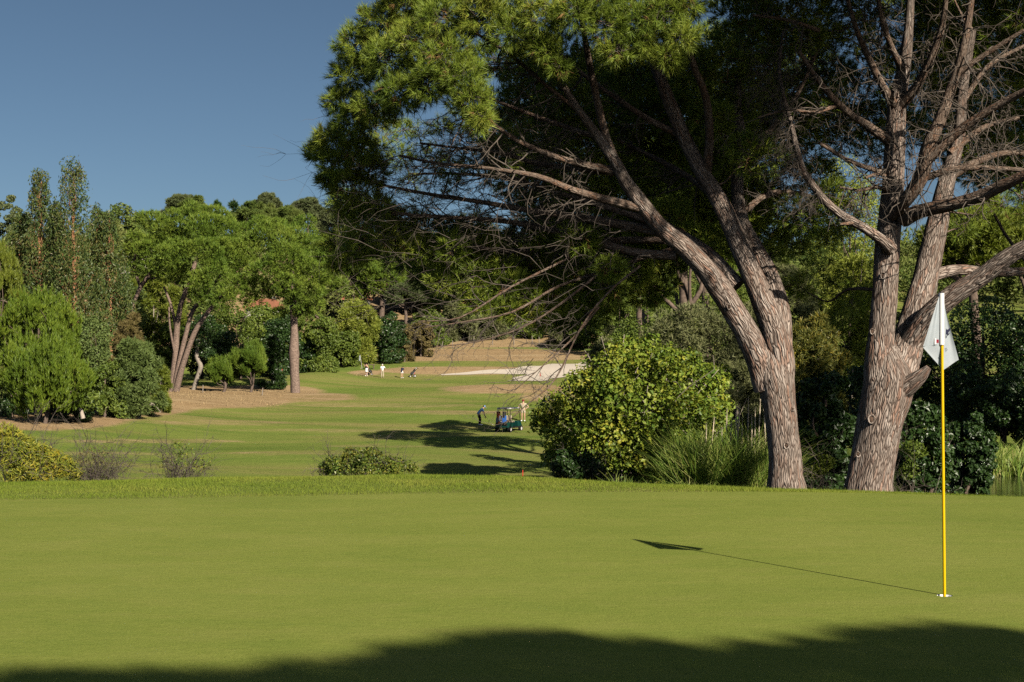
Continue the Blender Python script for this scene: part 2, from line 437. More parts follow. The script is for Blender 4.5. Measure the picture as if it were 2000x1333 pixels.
# ------------------------------------------------------------------ the ground
_ty = np.arange(-60, 1000, .25)
_key = np.array([(-60, 0), (19.9, 0), (21.2, -.12), (24, -.7), (28, -1.45), (40, -3.4), (60, -4.75), (75, -4.68), (100, -4.32), (115, -4.0), (150, -2.85), (178, -2.05),
                 (190, -1.75), (197, -.15), (207, .25), (222, 1.7), (260, 7.5), (300, 16), (350, 25), (420, 30), (520, 30), (1000, 10)], float)
_right = np.array([(-60, 0), (19.9, 0), (21.2, -.12), (24, -.6), (28, -1.5), (31, -2.3), (41, -2.3), (44, -1.5), (60, -.9), (100, 0.5), (150, 3), (200, 5), (260, 10), (350, 22), (520, 26), (1000, 10)], float)


def _table(k):
    z = np.interp(_ty, k[:, 0], k[:, 1])
    def sm(z, s):
        n = int(s * 12); g = np.exp(-.5 * (np.arange(-n, n + 1) / (s * 4)) ** 2); g /= g.sum()
        return np.convolve(np.pad(z, n, mode='edge'), g, 'valid')
    a, b = sm(z, .35), sm(z, 3.5)
    w = sstep(45, 65, _ty)
    return a * (1 - w) + b * w


_tz, _tr = _table(_key), _table(_right)
_crx = np.array([-400, 0, 160, 400, 800, 1000, 1200, 1500, 1750, 2000, 2400.])
_cry = np.array([942, 939, 936, 929, 924, 926, 938, 951, 958, 967, 978.])


def hz(x, Y):
    x = np.asarray(x, float); Y = np.asarray(Y, float)
    a = 1000 + x / np.maximum(Y, 12) * F
    yc = CZ * F / (np.interp(a, _crx, _cry) - HZ)
    sh = (20.4 - yc) * (1 - sstep(24, 40, Y))
    z = np.interp(Y + sh, _ty, _tz); zr = np.interp(Y + sh, _ty, _tr)
    w = sstep(0, 3.0, x - (6 + .05 * Y)) * sstep(20, 30, Y)
    z = z * (1 - w) + zr * w
    # ground rising to the left of the fairway, mound in front of the far green
    z = z + sstep(18, 36, -x) * sstep(60, 95, Y) * (1 - .55 * sstep(120, 150, Y)) * 1.25 * (1 - sstep(170, 200, Y)) + sstep(36, 90, -x) * sstep(60, 95, Y) * 2.5 * (1 - sstep(200, 300, Y))
    z = z + 1.15 * np.exp(-((x + 24) / 6.5) ** 2 - ((Y - 180) / 9) ** 2) + .5 * np.exp(-((x + 2) / 5) ** 2 - ((Y - 158) / 5) ** 2)
    z = z + sstep(62, 80, Y) * (1 - sstep(165, 185, Y)) * (.17 * np.sin(Y * .33 + x * .11 + 1.2 * np.sin(x * .07)) + .13 * np.sin(Y * .19 - x * .16 + 2) + .06 * np.sin(Y * .8 + x * .25))
    z = z + sstep(210, 260, Y) * 1.2 * np.sin(x * .05 + 1) * np.cos(Y * .03)
    return z


def ground_at(x, Y):
    return float(hz(np.array([x]), np.array([Y]))[0])


_gx = np.array([-400, 0, 300, 600, 800, 1000, 1200, 1500, 1700, 2000, 2400.])
_gy = np.array([980, 978, 975, 970, 966, 963.5, 962, 961.5, 964, 972.5, 985.])


def green_edge(x):
    a = 1000 + np.asarray(x, float) / 17.0 * F
    return CZ * F / (np.interp(a, _gx, _gy) - HZ)


def ellipse_mask(ax, ay, items):
    k = np.zeros_like(ax)
    for (cx, cy, rx, ry, v) in items:
        d = ((ax - cx) / rx) ** 2 + ((ay - cy) / ry) ** 2
        k = np.maximum(k, v * (1 - sstep(.55, 1.25, d)))
    return k


def build_ground():
    ys = np.concatenate([np.arange(-45, 10, 2.5), np.arange(10, 16, .5), np.arange(16, 24, .16), np.arange(24, 70, .8), np.arange(70, 240, .8), np.arange(240, 520, 4), np.arange(520, 981, 20)])
    us = np.linspace(-1, 1, 260)
    Y = np.repeat(ys[:, None], len(us), 1)
    X = us[None, :] * (np.maximum(Y, 0) * .62 + 24)
    Z = hz(X, Y)
    Z = Z - .35 * (1 - sstep(-.6, 0.0, Y - green_edge(X))) * (Y < 19)
    V = np.stack([X, Y, Z], -1).reshape(-1, 3)
    n, m = len(ys), len(us)
    i = np.arange(n - 1)[:, None]; j = np.arange(m - 1)[None, :]
    f = np.stack([i * m + j, i * m + j + 1, (i + 1) * m + j + 1, (i + 1) * m + j], -1).reshape(-1, 4)
    b = MB(); b.add(V, f, None, 0, True)
    o = b.build('ground', M['terrain'])
    tag(o, kind='structure')
    ax = 1000 + X / np.maximum(Y, 1) * F; ay = HZ - (Z - CZ) / np.maximum(Y, 1) * F
    dry = ellipse_mask(ax, ay, [(60, 815, 220, 28, 1.0), (250, 792, 150, 24, 1.0), (410, 778, 190, 22, .95), (590, 776, 120, 10, .75), (330, 768, 220, 16, 1.0), (520, 765, 120, 14, .9),
                                (915, 724, 190, 9, 1.0), (1000, 760, 150, 10, .8), (1070, 775, 60, 12, .7), (900, 694, 330, 14, 1.0), (716, 728, 36, 5, .9),
                                (300, 862, 200, 5, .52), (760, 792, 220, 5, .48), (560, 886, 150, 4, .45), (880, 806, 160, 4, .48), (420, 826, 160, 6, .46), (620, 840, 240, 4, .42), (200, 885, 150, 4, .4), (760, 872, 140, 3, .42)])
    tee = ellipse_mask(ax, ay, [(905, 711, 140, 5.5, 1.0)])
    dry = np.clip(dry, 0, 1) * (1 - tee)
    dry = np.where(Y < 62, 0.05, dry)
    dry = np.where(Y > 226, .82, dry)
    dry = np.where((Y > 24) & (X > 6 + .05 * Y), .22, dry)
    at = o.data.attributes.new('dry', 'FLOAT', 'POINT')
    at.data.foreach_set('value', dry.astype(np.float32).ravel())


build_ground()
CUP = P(1845, 1165, CZ * F / (1165 - HZ)); CUP[2] = 0


def build_green():
    xs = np.arange(-22, 22.01, .25)
    vs = np.concatenate([np.linspace(0, 1, 130)])
    ye = green_edge(xs)
    Y = -14 + vs[:, None] * (ye[None, :] + 14)
    X = np.repeat(xs[None, :], len(vs), 0)
    Z = .006 + 0 * X
    n, m = Y.shape
    i = np.arange(n - 1)[:, None]; j = np.arange(m - 1)[None, :]
    f = np.stack([i * m + j, i * m + j + 1, (i + 1) * m + j + 1, (i + 1) * m + j], -1).reshape(-1, 4)
    b = MB(); b.add(np.stack([X, Y, Z], -1).reshape(-1, 3), f, None, 0, False)
    o = b.build('putting_green', M['green']); tag(o, kind='structure')
    bm = bmesh.new(); bm.from_mesh(o.data)
    kill = [fc for fc in bm.faces if (fc.calc_center_median().xy - Vector(CUP[:2])).length < .32]
    bmesh.ops.delete(bm, geom=kill, context='FACES')
    ed = [e for e in bm.edges if e.is_boundary and (e.verts[0].co.xy - Vector(CUP[:2])).length < .7]
    cv = [bm.verts.new((CUP[0] + .054 * math.cos(a), CUP[1] + .054 * math.sin(a), .006)) for a in np.arange(32) / 32 * 2 * math.pi]
    ed += [bm.edges.new((cv[k], cv[(k + 1) % 32])) for k in range(32)]
    bmesh.ops.triangle_fill(bm, use_beauty=True, edges=ed, normal=(0, 0, 1))
    bmesh.ops.recalc_face_normals(bm, faces=bm.faces)
    bm.to_mesh(o.data); bm.free()
    # the cup sunk in the green
    c = MB()
    a = np.arange(32) / 32 * 2 * math.pi
    ring = lambda r, z: np.stack([CUP[0] + r * np.cos(a), CUP[1] + r * np.sin(a), 0 * a + z], -1)
    V = np.concatenate([ring(.0535, .004), ring(.0535, -.11), ring(.051, -.11), ring(.051, .004)])
    j = np.arange(32); j2 = (j + 1) % 32
    f = np.concatenate([np.stack([k * 32 + j, k * 32 + j2, ((k + 1) % 4) * 32 + j2, ((k + 1) % 4) * 32 + j], -1) for k in range(4)])
    c.add(V, f, None, 0, True)
    c.add(ring(.051, -.105), [list(range(32))], None, 0)
    o = c.build('golf_hole_cup', M['cup'])
    tag(o, 'white lined golf hole cup sunk in the green under the yellow pole', 'golf hole')


build_green()


def build_fringe():
    b = MB()
    n = 150000
    x = R.uniform(-8.5, 8.5, n)
    t = R.uniform(0, 1, n) ** .8
    a = 1000 + x / 18.0 * F
    yc = CZ * F / (np.interp(a, _crx, _cry) - HZ)
    ye = green_edge(x) + .02 * np.sin(x * 9) + .015 * np.sin(x * 23)
    Y = ye - .03 + t * (yc + 1.0 - ye)
    z = hz(x, Y)
    p = np.stack([x, Y, z], -1)
    cl = .5 + .5 * np.sin(x * 2.1 + np.sin(Y * 3.1) * 2) * np.sin(Y * 2.7 + x * .6)
    L = R.uniform(.018, .042, n) * (.6 + .8 * cl) + (R.uniform(0, 1, n) > .985) * .035
    d = np.stack([R.normal(0, .5, n), R.normal(0, .5, n), np.ones(n)], -1); d /= np.linalg.norm(d, axis=1)[:, None]
    sd = np.stack([R.normal(0, 1, n), R.normal(0, 1, n), 0 * x], -1); sd /= np.linalg.norm(sd, axis=1)[:, None]
    w = R.uniform(.004, .008, n)[:, None]
    V = np.stack([p - sd * w * .5, p + sd * w * .5, p + d * L[:, None]], 1).reshape(-1, 3)
    b.add(V, np.arange(3 * n).reshape(-1, 3))
    o = b.build('fringe_grass', M['blade'])
    tag(o, 'strip of longer grass along the back edge of the putting green', 'grass', kind='stuff')


build_fringe()


def drape(name, pixels, Ys, width, mat, lift=.04, nx=8):
    pts = [np.array([(px - 1000) / F * Y, Y]) for px, Y in zip(pixels, Ys)]
    pts = np.array(pts)
    k = np.linspace(0, len(pts) - 1, 60)
    px_ = np.interp(k, range(len(pts)), pts[:, 0]); py_ = np.interp(k, range(len(pts)), pts[:, 1]); wd = np.interp(k, range(len(pts)), width)
    T = np.gradient(np.stack([px_, py_], -1), axis=0); T /= np.linalg.norm(T, axis=1)[:, None]
    Nn = np.stack([-T[:, 1], T[:, 0]], -1)
    v = []
    for s_ in np.linspace(-.5, .5, nx):
        e = np.stack([px_, py_], -1) + Nn * (wd * s_ * (1 + .18 * np.sin(k * 5 + s_ * 3)))[:, None]
        v.append(np.stack([e[:, 0], e[:, 1], hz(e[:, 0], e[:, 1]) + lift], -1))
    V = np.array(v)
    n, m = V.shape[:2]
    i = np.arange(n - 1)[:, None]; j = np.arange(m - 1)[None, :]
    f = np.stack([i * m + j, i * m + j + 1, (i + 1) * m + j + 1, (i + 1) * m + j], -1).reshape(-1, 4)
    b = MB(); b.add(V.reshape(-1, 3), f, None, 0, True)
    return tag(b.build(name, mat), kind='structure')


drape('path', [862, 930, 1010, 1070, 1130, 1200], [191.5, 193.2, 194.6, 196.0, 198, 201], [.7, 2.2, 4.5, 8.5, 12.0, 13.0], M['path'])
drape('path', [1085, 1065, 1040, 1025], [196.0, 192, 187, 183], [6.5, 5.6, 5.0, 4.2], M['path'], .07)

b = MB()
a = np.arange(40) / 40 * 2 * math.pi
b.add(np.stack([15.5 + 6.4 * np.cos(a) + .5 * np.sin(3 * a), 36.5 + 6.2 * np.sin(a) + .3 * np.cos(4 * a), 0 * a - 1.83], -1), [list(range(40))])
tag(b.build('pond_water', M['water']), kind='structure')

# ------------------------------------------------------------------ crowns and trees
def unit(v): return v / (np.linalg.norm(v, axis=-1)[..., None] + 1e-9)


def shell(c, r, n, lo=.72, hi=1.05, cull=None, bias_up=0.0):
    """points in the outer shell of an ellipsoid with their outward directions"""
    d = R.normal(0, 1, (n, 3)); d[:, 2] += bias_up; d = unit(d)
    k = lo + (hi - lo) * R.uniform(0, 1, n) ** .7
    p = np.array(c) + d * k[:, None] * np.array(r)
    return p, unit(d / np.array(r) * np.min(r))


def lobed(lobes, n, lo=.7, hi=1.05, inside=.72, bias_up=0.0):
    """points spread over a union of lobes, fewer on faces turned into another lobe"""
    vol = np.array([r[0] * r[1] + r[0] * r[2] + r[1] * r[2] for _, r in lobes]); vol = vol / vol.sum()
    P_, D_ = [], []
    C = np.array([c for c, _ in lobes]); Rr = np.array([r for _, r in lobes])
    for (c, r), w in zip(lobes, vol):
        p, d = shell(c, r, max(4, int(n * w)), lo, hi, bias_up=bias_up)
        q = (((p[:, None, :] - C[None]) / Rr[None]) ** 2).sum(-1)
        keep = (q < inside ** 2).sum(1) == 0
        keep |= R.uniform(0, 1, len(p)) < .12
        P_.append(p[keep]); D_.append(d[keep])
    return np.concatenate(P_), np.concatenate(D_)


def make_lobes(c, r, n, rl, flat=.8, top=False):
    """lobes spread over an ellipsoid of radii r"""
    L = []
    g = math.pi * (3 - math.sqrt(5))
    for i in range(n):
        zz = 1 - (i + .5) / n * (1.25 if top else 1.9)
        rr = math.sqrt(max(0, 1 - zz * zz)); t = g * i + R.uniform(-.4, .4)
        d = np.array([rr * math.cos(t), rr * math.sin(t), zz]) * R.uniform(.62, .92)
        k = rl * R.uniform(.7, 1.3)
        L.append((np.array(c) + d * np.array(r), np.array([k, k, k * flat])))
    return L


def clumpy(L, k=5, q=.46, keep=.8):
    """break each lobe of a crown into smaller tufty ones"""
    out = []
    for c, r in L:
        out.append((c, r * keep))
        for d in unit(R.normal(0, 1, (k, 3)) + [0, 0, .25]):
            s_ = q * R.uniform(.6, 1.25)
            out.append((c + d * r * R.uniform(.6, 1.0), r * s_))
    return out


def branch_to(mb, a, b_, r0, r1, sag=.1, n=5, mid=2):
    a = np.array(a, float); b_ = np.array(b_, float); d = b_ - a; L = np.linalg.norm(d)
    pts = [a]
    for t in np.linspace(0, 1, mid + 2)[1:-1]:
        p = a + d * t + R.normal(0, .05, 3) * L; p[2] -= sag * L * math.sin(math.pi * t); pts.append(p)
    pts.append(b_)
    mb.tube(pts, np.linspace(r0, r1, len(pts)), n, 3, cap=False)


def finish_tree(name, base, label, cat, group, trunk, crown, tm, cm, extra=None):
    e = empty(name, base, label, cat, group)
    for nm, mb, mt in [('trunk', trunk, tm), ('crown', crown, cm)] + (extra or []):
        if mb is None or not mb.v: continue
        mb.v = [v - np.asarray(base, np.float32) for v in mb.v]
        mb.build(nm, mt, e)
    return e


def tree(kind, px, Y, top, w, label, mat=None, group=None, name=None, base=None, dens=1.0, cat='tree'):
    """one tree by its place, the row its top reaches and its width"""
    x = (px - 1000) / F * Y
    z0 = ground_at(x, Y) - .05 if base is None else base
    zt = CZ + (HZ - top) / F * Y
    H = max(.8, zt - z0); W = w / F * Y
    ls = Y / 1420.0                     # metres one pixel of the render spans
    B = np.array([x, Y, z0])
    tr, cr = MB(), MB()
    up = np.array([0, 0, 1.0])
    wood = M['wood']
    if kind == 'stone_pine':
        cm = mat or M['needle_far']
        ch = min(H * .5, W * .42)
        c = B + [0, 0, H - ch]
        L = make_lobes(c, (W * .46, W * .46, ch), max(10, int(26 * dens)), W * .13, .72, top=True)
        p, d = lobed(clumpy(L), int(9500 * dens), bias_up=.35)
        cr.tufts(p, d + [0, 0, .5], 5, max(.24, 2.7 * ls), max(.06, .85 * ls), .8)
        tr.tube([B, B + [.1, 0, H * .25], B + [-.1, .05, (H - ch) * .8], c], [W * .03 + .12, W * .028 + .08, .2, .12], 8, 4)
        for k in range(9):
            l = L[R.integers(len(L))]
            branch_to(tr, B + [0, 0, (H - ch) * R.uniform(.62, .95)], l[0] - [0, 0, l[1][2] * .5], .13, .04, .08)
    elif kind == 'round':
        cm = mat or M['broad']
        c = B + [0, 0, H * .53]
        L = make_lobes(c + R.normal(0, .05, 3) * [W, W, H], (W * .40 * R.uniform(.8, 1.15), W * .42, H * .40), int(16 * dens) + 4, W * .16, .85)
        L = [(np.array([q[0], q[1], max(q[2], z0 + r[2] * .55)]), r) for q, r in L]
        L += [(B + [W * .33 * math.cos(k), W * .33 * math.sin(k), H * R.uniform(.10, .2)], np.array([W * .13, W * .13, H * .13]) * R.uniform(.8, 1.2)) for k in R.uniform(0, 6.28, 7)]
        p, d = lobed(clumpy(L), int(14500 * dens), .6, 1.1)
        cr.leaves(p, d, max(.11, 2.35 * ls), .62, .6, .3)
        tr.tube([B, B + [0, 0, H * .3], c + [0, 0, H * .2]], [.10 + W * .012, .09, .03], 6, 3)
        for k in range(8):
            l = L[R.integers(len(L))]
            branch_to(tr, B + [0, 0, H * R.uniform(.12, .4)], l[0] + l[1] * R.normal(0, .4, 3), .06, .015, .03, 4)
    elif kind == 'fine':                                     # fine-leaved shrubby tree: wispy
        cm = mat or M['olive']
        c = B + [0, 0, H * .52]
        L = make_lobes(c + R.normal(0, .05, 3) * [W, W, H], (W * .40 * R.uniform(.8, 1.15), W * .42, H * .40), int(18 * dens) + 5, W * .14, .9)
        L = [(np.array([q[0], q[1], max(q[2], z0 + r[2] * .55)]), r) for q, r in L]
        L += [(B + [W * .33 * math.cos(k), W * .33 * math.sin(k), H * R.uniform(.10, .2)], np.array([W * .13, W * .13, H * .13]) * R.uniform(.8, 1.2)) for k in R.uniform(0, 6.28, 7)]
        p, d = lobed(clumpy(L), int(12500 * dens), .5, 1.12)
        cr.tufts(p, d + [0, 0, .45], 4, max(.2, 4.0 * ls), max(.035, 1.0 * ls), 1.0)
        tr.tube([B, B + [0, 0, H * .3], c + [0, 0, H * .2]], [.09 + W * .01, .08, .03], 6, 3)
        for k in range(16):
            l = L[R.integers(len(L))]
            branch_to(tr, B + [0, 0, H * R.uniform(.1, .4)], l[0] + l[1] * R.normal(0, .6, 3), .045, .012, .03, 4)
        wood = M['palewood']
    elif kind == 'young_pine':                               # upright shoots
        cm = mat or M['needle_young']
        small = label.startswith('small bushy')
        c = B + [0, 0, H * (.64 if small else .55)]
        L = make_lobes(c + R.normal(0, .04, 3) * W, (W * .42, W * .42, H * (.30 if small else .40)), 9 if small else int(22 * dens) + 6, W * (.19 if small else .13), .9)
        L = clumpy(L, 4, .5)
        p, d = lobed(L, int(5600 * dens), .6, 1.1, bias_up=.4)
        cr.tufts(p, d * .5 + [0, 0, 1.0], 9, max(.30, 4.2 * ls), max(.035, .85 * ls), .45)
        q, d = lobed(L, int(900 * dens), .95, 1.05, .9, .9)
        ln_ = R.uniform(.3, 1.5, len(q))[:, None]
        for t_ in (0, .22, .44, .66): cr.tufts(q + ln_ * [0, 0, t_], np.tile([[0, 0, 1.0]], (len(q), 1)), 7, .30, .05, .55)
        tr.tube([B, B + [.2, 0, H * .25], B + [-.1, 0, H * .6], B + [0, 0, H * .9]], [.16, .14, .09, .03], 7, 3)
        for k in range(14):
            l = L[R.integers(len(L))]
            branch_to(tr, B + [0, 0, H * R.uniform(.15, .6)], l[0], .06, .02, .05, 4)
    elif kind == 'eucalyptus':
        cm = mat or M['euc']; wood = M['redwood']
        L = []
        for k in range(int(120 * dens)):
            t = 1 - R.uniform(.02, .95) ** 1.25
            rad = W * .5 * min(1, (1 - t) ** .5)
            an = R.uniform(0, 6.28); q = math.sqrt(R.uniform(.02, 1)) * max(rad - W * .07, .05)
            s_ = W * R.uniform(.11, .19) * (1 - .4 * t)
            L.append((B + [q * math.cos(an), q * math.sin(an), H * t - s_], np.array([s_, s_, s_ * R.uniform(1.2, 1.9)])))
        p, d = lobed(clumpy(L, 3), int(24000 * dens), .35, 1.15, .6)
        cr.leaves(p, d, max(.22, 3.3 * ls), .36, .9, .1, droop=1.4)
        tr.tube([B, B + [.15, 0, H * .35], B + [-.1, .1, H * .7], B + [0, 0, H * .96]], [.28, .22, .13, .03], 8, 4)
        for l in L[::2]:
            zz = max(l[0][2] - z0 - H * R.uniform(.08, .2), H * .08)
            branch_to(tr, B + [0, 0, zz], l[0] + [0, 0, l[1][2] * .4], .035, .01, -.04, 4)
    elif kind == 'conifer':
        cm = mat or M['broad_dark']
        L = []
        for k in range(int(40 * dens)):
            t = R.uniform(.08, 1); rad = W * .5 * (1 - t) ** .8; an = R.uniform(0, 6.28)
            L.append((B + [rad * .7 * math.cos(an), rad * .7 * math.sin(an), H * t * .96], np.array([W * .10 + rad * .25] * 2 + [W * .08])))
        p, d = lobed(L, int(3500 * dens), .5, 1.1)
        cr.tufts(p, d + [0, 0, .35], 5, max(.3, 3.4 * ls), max(.06, .95 * ls), .7)
        tr.tube([B, B + [0, 0, H * .95]], [.2, .04], 6, 1)
    e = finish_tree(name or {'stone_pine': 'stone_pine', 'round': 'leafy_tree', 'fine': 'shrubby_tree', 'young_pine': 'young_pine', 'eucalyptus': 'eucalyptus_tree', 'conifer': 'conifer_tree'}[kind],
                    B, label, cat, group, tr, cr, wood, cm)
    return e


# ------------------------------------------------------------------ the two big pines, limb by limb
def W2(wpx, Y): return wpx / F * Y * .5


SUN = np.array([.535, -.845, 1 / 1.675]); SUN = SUN / np.linalg.norm(SUN)
KEEP = [(P(1225, 790, 28), 1.7), (P(1110, 830, 28), 1.0), (P(1340, 790, 28), 1.2), (P(1430, 880, 24.2), .9), (P(1300, 925, 23.8), .4), (P(715, 905, 23.5), 1.0), (P(60, 890, 23), 1.2), (P(360, 900, 23.4), .5), (P(1125, 915, 24.5), .4), (P(1465, 660, 20.5), .12), (P(1405, 565, 20.4), .08), (P(1340, 486, 20.2), .06), (P(1260, 408, 20.0), .05), (P(1480, 565, 20.7), .08), (P(1405, 390, 20.8), .05), (P(1724, 600, 20.2), .12), (P(1740, 420, 20.2), .05), (P(1530, 880, 20.6), .25), (P(1515, 760, 20.6), .15), (P(1705, 900, 20.2), .3), (P(1722, 770, 20.2), .2)]


def lit(p, r):
    """False where a clump at p would stand between the sun and foliage or bark that is in the sun"""
    for c, k in KEEP:
        v = p - c; a = v @ SUN
        if a > 0 and np.linalg.norm(v - SUN * a) < k + r: return False
    return True


def lit_depth(px, py, r, y0, y1):
    for _ in range(30):
        Y = R.uniform(y0, y1)
        if lit(P(px, py, Y), r / F * Y): return Y
    return None


class BigPine:
    def __init__(s):
        s.trunk, s.branch, s.twig, s.crown = MB(), MB(), MB(), MB()
        s.samples = []

    def limb(s, pts, mb=None, n=10, rough=.05, keep=True, sub=5):
        """pts: (column, row, distance, width in px)"""
        q = [P(a, b_, Y) for a, b_, Y, w in pts]; r = [W2(w, Y) for a, b_, Y, w in pts]
        pp, rr = (mb or s.branch).tube(q, r, n, sub, rough, seed=int(pts[0][0] + pts[0][1]))
        if keep: s.samples += [(p, k) for p, k in zip(pp, rr)]
        return pp, rr

    def knot(s, px, py, Y, r):
        c = P(px, py, Y); n = 12
        a = np.arange(n + 1) / n * 2 * math.pi
        ring = c + np.stack([r * np.cos(a), -.012 + .006 * np.sin(3 * a), r * 1.25 * np.sin(a)], -1)
        s.trunk.tube(ring + [0, .022, 0], np.full(n + 1, r * .38) * R.uniform(.5, 1.2, n + 1), 6, 1, .3, 0, False, int(px))
        s.trunk.ball(c + [0, .022, 0], (r * .8, r * .55, r * 1.05), 9, 8, 1)

    def tw(s, a, d, L, r, depth, droop=0.15, mb=None):
        """a bare twig that forks"""
        mb = mb or s.twig
        d = d / (np.linalg.norm(d) + 1e-9)
        pts = [a]; k = 4
        for i in range(k):
            d = d + R.normal(0, .27, 3); d[2] -= droop / k; d /= np.linalg.norm(d)
            pts.append(pts[-1] + d * L / k)
        mb.tube(pts, np.linspace(r, r * .35, k + 1), 3 if r < .012 else 5, 1, cap=False)
        if depth > 0:
            for i in range(R.integers(3, 6)):
                j = R.integers(1, k + 1)
                dd = d * .8 + R.normal(0, .6, 3)
                s.tw(pts[j], dd, L * R.uniform(.35, .62), max(r * .55, .0022), depth - 1, droop, mb)
        return pts[-1]

    def clump(s, c, r, tufts, needles, length, width, connect=True, flat=.75):
        c = np.array(c, float)
        if connect and s.samples:
            S = np.array([p for p, _ in s.samples]); rd = np.array([k for _, k in s.samples])
            dist = np.linalg.norm(S - c, axis=1) + np.maximum(0, S[:, 2] - c[2]) * .8 - rd * 2
            i = int(np.argmin(dist)); a = S[i]
            if np.linalg.norm(a - c) > .15:
                k = min(rd[i] * .6, .012 + .011 * np.linalg.norm(a - c))
                branch_to(s.branch, a, c, k, .007, .06, 5)
                for t in np.linspace(.3, 1, 4): s.samples.append((a + (c - a) * t, k * (1 - .6 * t)))
        p, d = shell(c, np.array([r, r, r * flat]), tufts, .45, 1.05)
        dead = R.uniform(0, 1, len(p)) < .045
        s.crown.tufts(p[~dead], (d + np.array([0, 0, .45]))[~dead], needles, length, width, .95)
        s.crown.tufts(p[dead] - d[dead] * r * .1, (d - np.array([0, 0, .5]))[dead], needles // 2, length, width, .7, 1)
        for k in range(min(14, tufts // 6)):
            q = p[R.integers(len(p))]
            s.twig.tube([c + R.normal(0, .15, 3) * r, (c + q) / 2 + R.normal(0, .12, 3) * r, q], [.006, .0045, .003], 3, 1, cap=False)

    def canopy(s, lo, hi, n, hmin, hmax):
        """unseen clumps added above the frame, set sunward to shade the boughs"""
        done = 0
        for _ in range(n * 12):
            if done >= n: break
            q = R.uniform(lo, hi); h = R.uniform(hmin, hmax)
            p = q + h * SUN / SUN[2]; r = R.uniform(.38, .62)
            if p[2] < CZ + .2484 * p[1] + r + .12 or p[2] > 12 or not lit(p, r): continue
            s.clump(p, r, 62, 12, .22, .018, False); done += 1
        print('CANOPY', done)

    def finish(s, base, label):
        e = empty('pine_tree', base, label, 'tree')
        for nm, mb, mt in (('trunk', s.trunk, [M['bark'], M['knot']]), ('branches', s.branch, M['bark2']), ('twigs', s.twig, M['twig']), ('crown', s.crown, [M['needle'], M['deadneedle']])):
            if mb.v:
                mb.v = [v - np.asarray(base, np.float32) for v in mb.v]
                mb.build(nm, mt, e)
        return e


def in_poly(x, y, poly):
    c = False; n = len(poly)
    for i in range(n):
        x1, y1 = poly[i]; x2, y2 = poly[(i + 1) % n]
        if (y1 > y) != (y2 > y) and x < (x2 - x1) * (y - y1) / (y2 - y1) + x1: c = not c
    return c


def scatter(poly, n, mind):
    xs = [p[0] for p in poly]; ys = [p[1] for p in poly]; out = []
    for _ in range(n * 60):
        if len(out) >= n: break
        x = R.uniform(min(xs), max(xs)); y = R.uniform(min(ys), max(ys))
        if in_poly(x, y, poly) and all((x - a) ** 2 + (y - b_) ** 2 > mind * mind for a, b_ in out): out.append((x, y))
    return out


